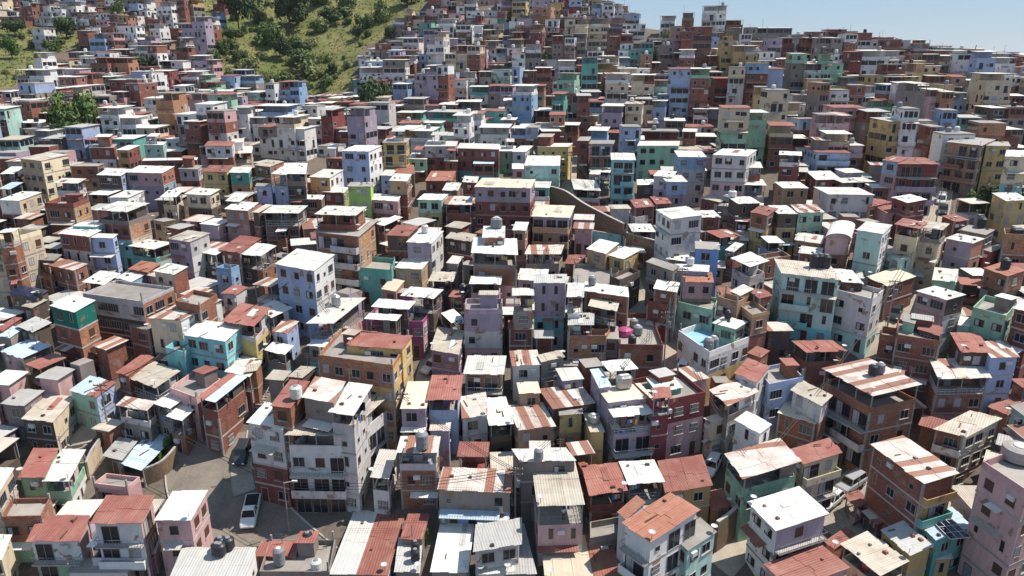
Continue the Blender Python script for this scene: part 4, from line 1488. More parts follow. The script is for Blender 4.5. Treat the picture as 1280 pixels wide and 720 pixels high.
mm = MB(); mrng = random.Random(77)
for s in mass:
    ex = Vector((math.cos(s['yaw']), math.sin(s['yaw']), 0)); ny = Vector((-ex.y, ex.x, 0)); up = Vector((0, 0, 1))
    a, W, D, H = s['a'] - up * s['H'], s['W'], s['dp'], s['H']
    lo = min(G(*(a + ex * W * i + ny * D * j).xy) for i in (0, 1) for j in (0, 1))
    bz = min(0, lo - a.z) - .5
    P = lambda u, v, z: a + ex * u + ny * v + up * z
    wl = [w for w in s['walls'] if w != 'o']; sd = [w for w in s['sides'] if w != 'o'] or wl
    zs = [H - k * FL_H for k in range(s['fl'])] + [bz]
    opn = (s['walls'][0] == 'o' or mrng.random() < .3) and s['fl'] > 1
    for k in range(len(zs) - 1):
        cf = wall_mat(wl[min(k, len(wl) - 1)]); cs = wall_mat(sd[min(k, len(sd) - 1)])
        if k == 0 and opn:
            v0 = D * .5
            mm.hexa([P(.2, v0, zs[1]), P(W - .2, v0, zs[1]), P(W - .2, D - .2, zs[1]), P(.2, D - .2, zs[1])],
                    [P(.2, v0, H), P(W - .2, v0, H), P(W - .2, D - .2, H), P(.2, D - .2, H)], cf)
            mm.face([P(0, 0, zs[1]), P(W, 0, zs[1]), P(W, D, zs[1]), P(0, D, zs[1])], CONC)
            for (u0, v0_, u1, v1) in ((0, 0, W, .12), (0, .12, .12, D), (W - .12, .12, W, D)):
                mm.hexa([P(u0, v0_, zs[1]), P(u1, v0_, zs[1]), P(u1, v1, zs[1]), P(u0, v1, zs[1])], [P(u0, v0_, zs[1] + .9), P(u1, v0_, zs[1] + .9), P(u1, v1, zs[1] + .9), P(u0, v1, zs[1] + .9)], cf)
            for u in (0, W / 2, W - .14):
                mm.hexa([P(u, .01, zs[1] + .9), P(u + .13, .01, zs[1] + .9), P(u + .13, .13, zs[1] + .9), P(u, .13, zs[1] + .9)], [P(u, .01, H), P(u + .13, .01, H), P(u + .13, .13, H), P(u, .13, H)], POSTM)
            continue
        t, b = zs[k], zs[k + 1]
        mm.face([P(0, 0, b), P(W, 0, b), P(W, 0, t), P(0, 0, t)], cf)
        mm.face([P(W, 0, b), P(W, D, b), P(W, D, t), P(W, 0, t)], cs)
        mm.face([P(W, D, b), P(0, D, b), P(0, D, t), P(W, D, t)], cs)
        mm.face([P(0, D, b), P(0, 0, b), P(0, 0, t), P(0, D, t)], cf)
        z0 = zs[k] - FL_H
        def openings(L, f, dens):
            kind = mrng.random()
            if kind < .2 and L > 2.5:          # a deep balcony the width of the floor
                mm.face([f(.3, z0 + .95), f(L - .3, z0 + .95), f(L - .3, z0 + 2.35), f(.3, z0 + 2.35)], GLASS)
                for u in (L * .33, L * .66): mm.face([f(u - .08, z0 + .95, .01), f(u + .08, z0 + .95, .01), f(u + .08, z0 + 2.35, .01), f(u - .08, z0 + 2.35, .01)], cf)
                return
            n = max(1, int(L / mrng.uniform(1.7, 2.8))); wd = mrng.uniform(.7, 1.4); ht = mrng.uniform(.8, 1.3)
            for i in range(n):
                if mrng.random() > dens: continue
                c = L * (i + .5 + mrng.uniform(-.2, .2)) / n; w = wd * mrng.uniform(.7, 1.2); h = ht; zz = z0 + mrng.uniform(.75, 1.05)
                w = min(w, L / n - .3)
                if w < .3: continue
                if mrng.random() < .2: zz = z0 + .1; h = 2.0
                fr_ = mrng.choice([FRAMEW, FRAMEG, CONCL, None])
                if fr_: mm.face([f(c - w / 2 - .09, zz - .12), f(c + w / 2 + .09, zz - .12), f(c + w / 2 + .09, zz + h + .08), f(c - w / 2 - .09, zz + h + .08)], fr_)
                mm.face([f(c - w / 2, zz, .012), f(c + w / 2, zz, .012), f(c + w / 2, zz + h, .012), f(c - w / 2, zz + h, .012)], GLASS if mrng.random() < .85 else CURTAIN)
        openings(W, lambda u, z, g=0: P(u, -.02 - g, z), .8)
        openings(D, lambda v, z, g=0: P(W + .02 + g, v, z), .55)
        openings(D, lambda v, z, g=0: P(-.02 - g, D - v, z), .5)
        if mrng.random() < .32:
            u0, u1 = W * mrng.uniform(-.05, .3), W * mrng.uniform(.6, 1.05); zz = zs[k] - .1 - (FL_H if k == 0 else 0); dd = mrng.uniform(.7, 1.4)
            q4 = [P(u0, -dd, zz - .25), P(u1, -dd, zz - .25), P(u1, 0, zz), P(u0, 0, zz)]
            mm.hexa(q4, [v_ + up * .06 for v_ in q4], roof_mat(mrng.choice('WWGSRE')))
        elif mrng.random() < .25 and k < len(zs) - 2:
            zz = zs[k] - FL_H; q4 = [P(0, -.8, zz - .12), P(W, -.8, zz - .12), P(W, 0, zz - .12), P(0, 0, zz - .12)]
            mm.hexa(q4, [v_ + up * .12 for v_ in q4], CONCL)
            q4 = [P(0, -.8, zz), P(W, -.8, zz), P(W, -.7, zz), P(0, -.7, zz)]; mm.hexa(q4, [v_ + up * .85 for v_ in q4], cf)
    if mrng.random() < .3:
        pa = P(W * mrng.uniform(.1, .9), D * mrng.uniform(.3, .9), H); ha = mrng.uniform(1.6, 4.0)
        mm.tube(pa, pa + up * ha, .06, RAILM, .04, 4)
        mm.tube(pa + up * (ha - .2) - ex * .5, pa + up * (ha - .2) + ex * .5, .03, RAILM, n=4)
    if mrng.random() < .25:
        pt = P(W * mrng.uniform(.2, .8), D * mrng.uniform(.3, .8), H + .2)
        mm.lathe([(.62, 0), (.65, .3), (.62, 1.1), (.3, 1.3)], mrng.choice([plain('tank_black', (.025, .027, .035), .45), plain('tank_white', (.62, .62, .60), .5), plain('tank_grey', (.22, .23, .24), .6)]), 8, pt)
    o = mrng.uniform(.2, .5) if s['roof'] != 'C' else .04; th = .08 if s['roof'] != 'C' else .3
    tl = mrng.uniform(.1, .4) if s['roof'] != 'C' else 0
    mm.hexa([P(-o, -o, H), P(W + o, -o, H), P(W + o, D + o, H + tl), P(-o, D + o, H + tl)], [P(-o, -o, H + th), P(W + o, -o, H + th), P(W + o, D + o, H + th + tl), P(-o, D + o, H + th + tl)], roof_mat(s['roof']))
if mm.f:
    o = mm.build('distant_houses')
    tag(o, 'small crowded brick and painted houses high on the far slope', 'houses', None, 'stuff')

# ---- lean-tos and sheds that fill the yards between the houses lower down
def corners(s, g=0.0):
    ex = Vector((math.cos(s['yaw']), math.sin(s['yaw']), 0)); ny = Vector((-ex.y, ex.x, 0)); a = s['a']
    return [a - ex * g - ny * g, a + ex * (s['W'] + g) - ny * g, a + ex * (s['W'] + s['sk'] + g) + ny * (s['dp'] + g), a + ex * (s['sk'] - g) + ny * (s['dp'] + g)]
NEARS = [(s, [(p.x, p.y) for p in corners(s, -.25)]) for s in single if s['near']]
RECTS = []
for s, _ in NEARS:
    c = [proj(p) for p in corners(s)]
    RECTS.append(([p[:2] for p in c], c[0][2], [c[0][:2], c[1][:2], (c[1][0], c[1][1] + 14), (c[0][0], c[0][1] + 14)]))
ROADS = [([(262, 548), (258, 580), (268, 612), (296, 645), (338, 690), (400, 745)], 6.2), ([(306, 560), (302, 590), (306, 618), (312, 650)], 3.2), ([(1184, 205), (1176, 235), (1170, 262), (1160, 290)], 3.2), ([(1150, 330), (1130, 365), (1113, 400), (1100, 430), (1092, 455)], 3.8),
 ([(726, 185), (719, 212), (706, 242), (692, 262)], 2.6), ([(782, 345), (797, 380), (812, 405), (832, 430), (838, 475)], 3), ([(1095, 592), (1062, 620), (1046, 645), (1066, 672)], 3.2), ([(545, 425), (532, 465), (522, 510), (508, 552), (492, 595)], 1.8),
 ([(140, 505), (122, 525), (100, 550), (70, 560)], 2.4), ([(940, 668), (918, 692), (900, 712)], 2.4), ([(318, 508), (334, 478), (352, 448), (368, 420), (384, 400)], 2.2), ([(688, 262), (706, 268), (728, 284), (752, 298), (778, 312), (845, 336)], 2.0),
 ([(1228, 268), (1240, 258), (1212, 262)], 4.0), ([(147, 418)], 2), ([(893, 587)], 3), ([(853, 465)], 2.5), ([(1000, 470), (980, 495), (962, 525), (950, 545)], 2.2)]
RP = []
for pix, w_ in ROADS:
    q_ = [hit(x, y) for x, y in pix]
    for i in range(len(q_)):
        n_ = 1 if i == len(q_) - 1 else max(1, int((q_[i + 1] - q_[i]).length / 1.5))
        for k in range(n_):
            p = q_[i] if n_ == 1 else q_[i].lerp(q_[i + 1], k / n_)
            RP.append((p.x, p.y, w_))
RPA = np.array(RP); NC = np.array([(sum(p[0] for p in q_) / 4, sum(p[1] for p in q_) / 4) for _, q_ in NEARS])
RC = np.array([(sum(p[0] for p in rp) / 4, sum(p[1] for p in rp) / 4) for rp, _, _ in RECTS])
srng = random.Random(99); SHEDS = []
yy = 58.0
while yy < 192:
    xx = -130.0
    while xx < 150:
        x, y = xx + srng.uniform(-.8, .8), yy + srng.uniform(-.8, .8); xx += 2.6
        z = G(x, y); px, py, d = proj((x, y, z))
        if not (-20 < px < 1300 and 190 < py < 735): continue
        if (((RPA[:, 0] - x) ** 2 + (RPA[:, 1] - y) ** 2) < (RPA[:, 2] + 1.8) ** 2).any(): continue
        d2_ = (NC[:, 0] - x) ** 2 + (NC[:, 1] - y) ** 2; near_s = NEARS[int(d2_.argmin())][0]; CL = [NEARS[k][1] for k in np.nonzero(d2_ < 900)[0]]
        RL = [RECTS[k] for k in np.nonzero((abs(RC[:, 0] - px) < 220) & (abs(RC[:, 1] - py) < 160))[0]]
        if any(inside(poly, x, y) for poly in CL): continue
        yaw = near_s['yaw'] if abs(near_s['yaw']) < .9 else 0.0
        yaw += srng.uniform(-.06, .06)
        for (W_, D_) in ((6.0, 5.0), (4.6, 4.2), (3.4, 3.2), (2.5, 2.4)):
            W_ *= srng.uniform(.85, 1.1); D_ *= srng.uniform(.85, 1.1)
            ex = Vector((math.cos(yaw), math.sin(yaw), 0)); ny = Vector((-ex.y, ex.x, 0)); c0 = Vector((x, y, 0))
            a = c0 - ex * W_ / 2 - ny * D_ / 2
            smp = [a + ex * (W_ * i / 3) + ny * (D_ * j / 3) for i in range(4) for j in range(4)]
            if any(inside(poly, p.x, p.y) for poly in CL for p in smp): continue
            if any(((x - s2['x']) ** 2 + (y - s2['y']) ** 2) < ((max(W_, D_) + s2['r']) * .5) ** 2 for s2 in SHEDS): continue
            done = False
            for H_ in (5.0, 2.6):
                cs = [proj((p.x, p.y, z + H_)) for p in (a, a + ex * W_, a + ex * W_ + ny * D_, a + ny * D_)]
                pts = [q_[:2] for q_ in cs] + [(sum(q_[0] for q_ in cs) / 4, sum(q_[1] for q_ in cs) / 4), ((cs[0][0] + cs[1][0]) / 2, (cs[0][1] + cs[1][1]) / 2 + 4)]
                if any(dd > cs[0][2] - 1 and any(inside(rp, *q_) or inside(fp, *q_) for q_ in pts) for rp, dd, fp in RL): continue
                done = True; break
            if done:
                SHEDS.append(dict(x=x, y=y, r=max(W_, D_), W=W_, D=D_, H=H_, yaw=yaw, z=z)); break
    yy += 2.6
print('sheds', len(SHEDS))
SHEDS = sorted(SHEDS, key=lambda s: -s['W'] * s['D'] / (s['y'] ** 2))[:230]
for i, s in enumerate(SHEDS):
    rng = random.Random(4000 + i); W_, D_, H_ = s['W'], s['D'], s['H']
    root = empty('shed', (s['x'], s['y'], s['z']), s['yaw']); s['root'] = root
    c = rng.choice(['br', 'br', 'br', 'br', 'gy', 'gy', 'dk', 'dk', 'tn', 'pk', 'lv', 'lw']); s['c'] = c
    rc = rng.choice('WWGGGSSSRREECC'); s['rc'] = rc
    m = MB(); dp_ = max(.8, s['z'] - min(G(s['x'] + dx * W_ / 2, s['y'] + dy * D_ / 2) for dx in (-1, 1) for dy in (-1, 1)) + .5)
    op = rng.random() < .4 and H_ > 2
    zt = H_ - (2.3 if op and H_ > 3 else 0)
    if op and H_ < 3: zt = .3
    b = [(-W_ / 2 + .15, -D_ / 2 + .15), (W_ / 2 - .15, -D_ / 2 + .15), (W_ / 2 - .15, D_ / 2 - .15), (-W_ / 2 + .15, D_ / 2 - .15)]
    m.hexa([(x, y, -dp_) for x, y in b], [(x, y, zt) for x, y in b], wall_mat(c)); m.build('wall', root)
    if op:
        for (x, y) in b:
            pm = MB(); pm.box(x - .06, y - .06, zt, x + .06, y + .06, H_ + (.2 if y > 0 else 0), POSTM); pm.build('post', root)
        bm = MB(); bm.box(b[0][0] + .1, D_ / 2 - .5, zt, b[1][0] - .1, D_ / 2 - .3, H_, wall_mat(rng.choice(['dk', 'br', 'gy']))); bm.build('back_wall', root)
    t_ = rng.uniform(.1, .4); o_ = .2
    if rc == 'C': t_ = 0; o_ = -.14
    q4 = [(-W_ / 2 - o_, -D_ / 2 - o_, H_), (W_ / 2 + o_, -D_ / 2 - o_, H_), (W_ / 2 + o_, D_ / 2 + o_, H_ + t_), (-W_ / 2 - o_, D_ / 2 + o_, H_ + t_)]
    rm = MB(); rm.hexa(q4, [(x, y, z + .07) for x, y, z in q4], roof_mat(rc)); rm.build('roof', root)
    if not op and t_ > 0:
        g = MB(); g.hexa([(x, y, H_) for x, y in b], [(b[0][0], b[0][1], H_ + .01), (b[1][0], b[1][1], H_ + .01), (b[2][0], b[2][1], H_ + t_ - .02), (b[3][0], b[3][1], H_ + t_ - .02)], wall_mat(c)); g.build('gable', root)
    if not op or H_ > 3:
        put_opening(root, DOOR[rng.randrange(2)], (-W_ * .22, b[0][1], .05), 0, False)
        if W_ > 3: put_opening(root, WIN[rng.randrange(3)], (W_ * .2, b[0][1], .95), 0, False)
    tag(root, 'shed', 'shed', 'sheds and lean-tos between the houses')
# ------------------------------------------------------------------ ground
def ground_mats():
    m, nt, b = new_mat('ground_dirt')
    tc = N(nt, 'ShaderNodeTexCoord')
    n1 = N(nt, 'ShaderNodeTexNoise', i_Scale=.12, i_Detail=8.0, i_Roughness=.65); nt.links.new(tc.outputs['Object'], n1.inputs['Vector'])
    n2 = N(nt, 'ShaderNodeTexNoise', i_Scale=1.4, i_Detail=6.0); nt.links.new(tc.outputs['Object'], n2.inputs['Vector'])
    base = mixc(nt, ramp(nt, n1.outputs['Fac'], [(.35, 0.0), (.65, 1.0)]), (.13, .105, .085), (.18, .15, .125))
    base = mixc(nt, ramp(nt, n2.outputs['Fac'], [(.45, 0.0), (.75, .7)]), base, (.08, .065, .055))
    nt.links.new(base, b.inputs['Base Color']); b.inputs['Roughness'].default_value = .95; b.inputs['Specular IOR Level'].default_value = .1
    g, nt, b = new_mat('ground_grass')
    tc = N(nt, 'ShaderNodeTexCoord')
    n1 = N(nt, 'ShaderNodeTexNoise', i_Scale=.045, i_Detail=7.0, i_Roughness=.6, i_Distortion=.6); nt.links.new(tc.outputs['Object'], n1.inputs['Vector'])
    n2 = N(nt, 'ShaderNodeTexNoise', i_Scale=.55, i_Detail=8.0, i_Roughness=.7); nt.links.new(tc.outputs['Object'], n2.inputs['Vector'])
    n3 = N(nt, 'ShaderNodeTexNoise', i_Scale=.09, i_Detail=3.0); nt.links.new(tc.outputs['Object'], n3.inputs['Vector'])
    base = mixc(nt, ramp(nt, n1.outputs['Fac'], [(.40, 0.0), (.60, 1.0)]), (.135, .15, .055), (.235, .21, .09))
    base = mixc(nt, ramp(nt, n2.outputs['Fac'], [(.42, 0.0), (.66, .9)]), base, (.085, .105, .035))
    base = mixc(nt, ramp(nt, n3.outputs['Fac'], [(.62, 0.0), (.72, .8)]), base, (.36, .22, .14))
    nt.links.new(base, b.inputs['Base Color']); b.inputs['Roughness'].default_value = .95; b.inputs['Specular IOR Level'].default_value = .05
    return m, g
DIRT, GRASS = ground_mats()
vs = [(float(_gx[j, i]), float(_gy[j, i]), float(GZ[j, i])) for j in range(NY) for i in range(NX)]
fs = []; ms = []
for j in range(NY - 1):
    for i in range(NX - 1):
        fs.append((j * NX + i, j * NX + i + 1, (j + 1) * NX + i + 1, (j + 1) * NX + i))
        x, y = GX0 + (i + .5) * GS, GY0 + (j + .5) * GS
        px, py, d = proj((x, y, G(x, y)))
        ms.append(1 if (d > 150 and is_green(px, py)) else 0)
# the plain out to the horizon, joined on to the edge of the hill
edge = [i for i in range(NX)] + [j * NX + NX - 1 for j in range(1, NY)] + [(NY - 1) * NX + i for i in range(NX - 2, -1, -1)] + [j * NX for j in range(NY - 2, 0, -1)]
nb = len(vs)
for e in edge:
    x, y, z = vs[e]; cx, cy = 0, 250
    k = 9000 / max(abs(x - cx), abs(y - cy))
    vs.append((cx + (x - cx) * k, cy + (y - cy) * k, -25.0))
for k in range(len(edge)):
    k2 = (k + 1) % len(edge)
    fs.append((edge[k2], edge[k], nb + k, nb + k2)); ms.append(0)
me = bpy.data.meshes.new('ground'); me.from_pydata(vs, [], fs)
me.materials.append(DIRT); me.materials.append(GRASS)
me.polygons.foreach_set('material_index', ms); me.polygons.foreach_set('use_smooth', [True] * len(fs)); me.update()
tag(link('ground', me), None, None, None, 'structure')

# ------------------------------------------------------------------ streets and alleys
def road_mat(name, col):
    m, nt, b = new_mat(name)
    tc = N(nt, 'ShaderNodeTexCoord')
    n1 = N(nt, 'ShaderNodeTexNoise', i_Scale=.35, i_Detail=8.0, i_Roughness=.65); nt.links.new(tc.outputs['Object'], n1.inputs['Vector'])
    n2 = N(nt, 'ShaderNodeTexNoise', i_Scale=3.0, i_Detail=4.0); nt.links.new(tc.outputs['Object'], n2.inputs['Vector'])
    base = mixc(nt, ramp(nt, n1.outputs['Fac'], [(.38, 0.0), (.68, .8)]), col, tuple(c * .55 for c in col))
    base = mixc(nt, ramp(nt, n2.outputs['Fac'], [(.5, 0.0), (.75, .4)]), base, tuple(min(1, c * 1.4) for c in col))
    nt.links.new(base, b.inputs['Base Color']); b.inputs['Roughness'].default_value = .9; b.inputs['Specular IOR Level'].default_value = .2
    return m
ASPH = road_mat('asphalt', (.24, .205, .17)); PAVE = road_mat('alley_concrete', (.38, .33, .27))

def smooth_path(pts, n=8):
    out = []
    for i in range(len(pts) - 1):
        p0 = pts[max(0, i - 1)]; p1 = pts[i]; p2 = pts[i + 1]; p3 = pts[min(len(pts) - 1, i + 2)]
        for k in range(n):
            t = k / n
            out.append(.5 * ((2 * p1) + (-p0 + p2) * t + (2 * p0 - 5 * p1 + 4 * p2 - p3) * t * t + (-p0 + 3 * p1 - 3 * p2 + p3) * t ** 3))
    return out + [pts[-1]]

def ribbon(name, pix, width, mat, lift, kerb=None):
    pts = [hit(x, y) for x, y in pix]; pts = [p for p in pts if p]
    path = smooth_path([Vector((p.x, p.y, 0)) for p in pts], 10)
    vs, fs = [], []; nw = 6; rows = []
    for i, p in enumerate(path):
        d = (path[min(i + 1, len(path) - 1)] - path[max(i - 1, 0)]).normalized(); s = Vector((-d.y, d.x, 0))
        for k in range(nw + 1):
            q = p + s * width * (k / nw - .5)
            vs.append((q.x, q.y, G(q.x, q.y) + lift))
    for i in range(len(path) - 1):
        for k in range(nw):
            a = i * (nw + 1) + k; fs.append((a + 1, a, a + nw + 1, a + nw + 2))
    me = bpy.data.meshes.new(name); me.from_pydata(vs, [], fs); me.materials.append(mat)
    me.polygons.foreach_set('use_smooth', [True] * len(fs)); me.update()
    tag(link(name, me), None, None, None, 'structure')
    if kerb:
        m = MB()
        for side in (-1, 1):
            for i in range(len(path) - 1):
                ps = []
                for j in (i, i + 1):
                    d = (path[min(j + 1, len(path) - 1)] - path[max(j - 1, 0)]).normalized(); s = Vector((-d.y, d.x, 0))
                    for off in (width / 2, width / 2 + .18):
                        q = path[j] + s * side * off; ps.append(Vector((q.x, q.y, G(q.x, q.y))))
                b = [ps[0], ps[1], ps[3], ps[2]]
                if side > 0: b = b[::-1]
                m.hexa([p - Vector((0, 0, .2)) for p in b], [p + Vector((0, 0, lift + .13)) for p in b], CONCL)
        tag(m.build('kerb'), None, None, None, 'structure')
ribbon('street', [(262, 548), (258, 580), (268, 612), (296, 645), (338, 690), (400, 745)], 9.5, ASPH, .10, True)
ribbon('pavement', [(306, 560), (302, 590), (306, 618)], 2.6, PAVE, .22)
ribbon('street', [(1184, 205), (1176, 235), (1170, 262), (1160, 290)], 4.6, PAVE, .10, True)
ribbon('street', [(1150, 330), (1130, 365), (1113, 400), (1100, 430), (1092, 455)], 5.6, PAVE, .10)
ribbon('alley', [(1000, 470), (980, 495), (962, 525), (950, 545)], 3.2, PAVE, .08)
ribbon('alley', [(726, 185), (719, 212), (706, 242), (692, 262)], 3.4, PAVE, .08)
ribbon('alley', [(782, 345), (797, 380), (812, 405), (832, 430), (838, 475)], 4.4, PAVE, .08)
ribbon('alley', [(795, 400), (835, 440), (830, 475)], 3.0, PAVE, .12)
ribbon('alley', [(1095, 592), (1062, 620), (1046, 645), (1066, 672)], 4.6, PAVE, .08)
ribbon('alley', [(545, 425), (532, 465), (522, 510), (508, 552), (492, 595)], 2.4, PAVE, .08)
ribbon('alley', [(140, 505), (122, 525), (100, 550), (70, 560)], 3.0, PAVE, .08)
ribbon('alley', [(940, 668), (918, 692), (900, 712)], 3.0, PAVE, .08)

# ------------------------------------------------------------------ stairway and retaining walls
def wall_line(name, pix, h, th, mat, label, cat, group=None, cap=True):
    pts = [hit(x, y) for x, y in pix]
    path = smooth_path([Vector((p.x, p.y, 0)) for p in pts], 6)
    mid = path[len(path) // 2]; root = empty(name, (mid.x, mid.y, G(mid.x, mid.y)))
    zb = root.location.z
    m = MB(); cp = MB()
    for i in range(len(path) - 1):
        b = []; 
        for j in (i, i + 1):
            d = (path[min(j + 1, len(path) - 1)] - path[max(j - 1, 0)]).normalized(); s = Vector((-d.y, d.x, 0))
            for off in (-th / 2, th / 2):
                q = path[j] + s * off; b.append(Vector((q.x, q.y, G(path[j].x, path[j].y))))
        b = [b[0], b[2], b[3], b[1]]
        loc = lambda p, dz: (p.x - mid.x, p.y - mid.y, p.z - zb + dz)
        m.hexa([loc(p, -1.5) for p in b], [loc(p, h) for p in b], mat)
        if cap: cp.hexa([loc(p, h + .002) for p in b], [loc(p, h + .14) for p in b], CONCL)
    m.build('wall', root)
    if cap: cp.build('coping', root)
    tag(root, label, cat, group)
    return root
STONE = plain('retaining_stone', (.24, .17, .115), .95, 0, .6, .1)
wall_line('retaining_wall', [(688, 262), (706, 268), (728, 284), (752, 298), (778, 312)], 5.0, .5, STONE, 'curved brown retaining wall below the alley in the middle of the hillside', 'wall')
wall_line('retaining_wall', [(782, 318), (800, 324), (822, 330), (845, 336)], 4.2, .5, STONE, 'brown retaining wall directly below the white corner house', 'wall')
wall_line('retaining_wall', [(724, 303), (745, 306), (780, 312)], 2.6, .35, wall_mat('tq'), 'low pale blue painted wall under the curved brown retaining wall', 'wall')
wall_line('boundary_wall', [(112, 600), (118, 585), (128, 570)], 2.4, .25, wall_mat('cr'), 'cream boundary wall beside the house half under a red roof', 'wall')
wall_line('boundary_wall', [(20, 712), (30, 695), (40, 680)], 2.2, .25, wall_mat('cr'), 'sunlit cream boundary wall in the bottom corner below the red roofs', 'wall')
wall_line('boundary_wall', [(183, 606), (205, 596), (222, 578)], 2.2, .3, STONE, 'curved stone garden wall around the planted pale blue canopy', 'wall')
wall_line('retaining_wall', [(893, 690), (915, 672), (930, 648)], 4.0, .4, STONE, 'brown earth retaining wall next to the green fronted house', 'wall')

def stairway(pix, width, label):
    pts = [hit(x, y) for x, y in pix]
    path = smooth_path([Vector((p.x, p.y, 0)) for p in pts], 4)
    mid = path[len(path) // 2]; root = empty('stairway', (mid.x, mid.y, G(mid.x, mid.y))); zb = root.location.z
    L = [0]
    for i in range(1, len(path)): L.append(L[-1] + (path[i] - path[i - 1]).length)
    def at(t):
        for i in range(1, len(path)):
            if L[i] >= t: 
                return path[i - 1].lerp(path[i], (t - L[i - 1]) / (L[i] - L[i - 1] + 1e-9))
        return path[-1]
    m = MB(); n = int(L[-1] / .45); rail = MB()
    for k in range(n):
        p, q = at(k * .45), at((k + 1) * .45); d = (q - p).normalized(); s = Vector((-d.y, d.x, 0)) * width / 2
        z = max(G(p.x, p.y), G(q.x, q.y)) + .12 - zb
        b = [p - s, q - s, q + s, p + s]; b = [(v.x - mid.x, v.y - mid.y) for v in b]
        m.hexa([(x, y, z - 1.0) for x, y in b[::-1]][::-1], [(x, y, z) for x, y in b], PAVE)
        for sd in (-1, 1):
            c = p + s * sd * .95; e = q + s * sd * .95
            za = G(c.x, c.y) + 1.05 - zb
            rail.tube((c.x - mid.x, c.y - mid.y, za), (e.x - mid.x, e.y - mid.y, G(e.x, e.y) + 1.05 - zb), .03, RAILW, n=4)
            if k % 3 == 0: rail.tube((c.x - mid.x, c.y - mid.y, za - 1.0), (c.x - mid.x, c.y - mid.y, za), .025, RAILW, n=4)
    m.build('flight', root); rail.build('railing', root)
    tag(root, label, 'stairs')
stairway([(318, 508), (334, 478), (352, 448), (368, 420), (384, 400)], 2.6, 'long concrete stairway with pale railings climbing beside the pale blue white block')
stairway([(440, 612), (448, 596), (458, 580), (470, 560)], 1.8, 'narrow concrete steps along the sunny flank of the white apartment block')
# ------------------------------------------------------------------ vegetation
def leaf_mat(name, col):
    m, nt, b = new_mat(name)
    tc = N(nt, 'ShaderNodeTexCoord'); oi = N(nt, 'ShaderNodeObjectInfo')
    n = N(nt, 'ShaderNodeTexNoise', i_Scale=.9, i_Detail=3.0); nt.links.new(tc.outputs['Object'], n.inputs['Vector'])
    base = mixc(nt, ramp(nt, n.outputs['Fac'], [(.35, 0.0), (.65, 1.0)]), tuple(c * .6 for c in col), tuple(c * 1.35 for c in col))
    hs = N(nt, 'ShaderNodeHueSaturation'); nt.links.new(base, hs.inputs['Color'])
    nt.links.new(mth(nt, 'ADD', mth(nt, 'MULTIPLY', oi.outputs['Random'], .5), .75), hs.inputs['Value'])
    nt.links.new(hs.outputs[0], b.inputs['Base Color'])
    b.inputs['Roughness'].default_value = .6; b.inputs['Specular IOR Level'].default_value = .2
    return m
LEAF = [leaf_mat('leaf_dark', (.05, .08, .028)), leaf_mat('leaf_green', (.095, .145, .042)), leaf_mat('leaf_olive', (.15, .175, .06)), leaf_mat('leaf_bright', (.11, .19, .035))]
BARK = plain('bark', (.13, .09, .06), .95)

def crown_mesh(seed, mat, n=1500, flat=.75, lobes=9, leaf=.11):
    """Leaves through a lumpy crown of unit radius, its foot at z = 0."""
    r = random.Random(seed); m = MB(); L = []
    for k in range(lobes):
        an = r.uniform(0, 6.283); q = r.uniform(.1, .62)
        L.append((Vector((math.cos(an) * q, math.sin(an) * q, r.uniform(.35, 1.25) * flat)), r.uniform(.28, .48)))
    for i in range(n):
        c, rad = L[r.randrange(lobes)]
        d = Vector((r.gauss(0, 1), r.gauss(0, 1), r.gauss(0, 1) * .85 + .15)).normalized()
        p = c + d * rad * (r.uniform(.55, 1.08) if r.random() < .8 else r.uniform(.1, .6))
        if p.z < .04: p.z = r.uniform(.04, .2)
        nrm = (d + Vector((r.uniform(-.8, .8), r.uniform(-.8, .8), r.uniform(-.2, .9)))).normalized()
        s = nrm.orthogonal().normalized(); t = nrm.cross(s); a = r.uniform(0, 6.28)
        s, t = s * math.cos(a) + t * math.sin(a), t * math.cos(a) - s * math.sin(a)
        w = leaf * r.uniform(.6, 1.4); h = w * r.uniform(.5, .9)
        m.face([p - s * w, p + t * h * .7 - s * w * .1, p + s * w, p - t * h * .7 + s * w * .1], mat)
    return m.mesh('crown')
def trunk_mesh(seed):
    r = random.Random(seed); m = MB()
    m.tube((0, 0, -.3), (.03, .02, .42), .075, BARK, .05, 8)
    for k in range(5):
        an = k * 1.257 + r.uniform(-.3, .3); q = r.uniform(.3, .5)
        m.tube((.03, .02, .36), (math.cos(an) * q, math.sin(an) * q, r.uniform(.65, .95)), .038, BARK, .012, 6)
    return m.mesh('trunk')
CROWNS = {}
def crown(kind, var):
    if (kind, var) not in CROWNS:
        CROWNS[kind, var] = crown_mesh(kind * 10 + var, LEAF[kind], [1900, 1700, 1200, 900][kind], [.8, .72, .5, .7][kind], [11, 10, 12, 7][kind], [.085, .09, .10, .12][kind])
    return CROWNS[kind, var]
TRUNK = [trunk_mesh(3), trunk_mesh(8)]
vr = random.Random(21)
def plant(name, px, py, wpx, hpx, kind, label, cat, group=None, trunk=True, h=0.0):
    p = hit(px, py, h) if not isinstance(px, Vector) else px
    if p is None: return
    d = proj(p)[2]; w = wpx * d / F / 2; hh = hpx * d / F
    root = empty(name, p if h == 0 else (p.x, p.y, p.z), vr.uniform(0, 6.28))
    c = link('crown' if name == 'tree' else 'foliage', crown(kind, vr.randrange(2)), root)
    lift = hh * .14 if trunk else -.05 * hh
    cz = (hh - lift) / (1.45 * [.8, .72, .5, .7][kind])
    c.scale = (w / 1.0, w / 1.0, cz); c.location = (0, 0, lift)
    if trunk:
        t = link('trunk' if name == 'tree' else 'stem', TRUNK[vr.randrange(2)], root); t.scale = (w * .75, w * .75, hh * .85)
    tag(root, label, cat, group)
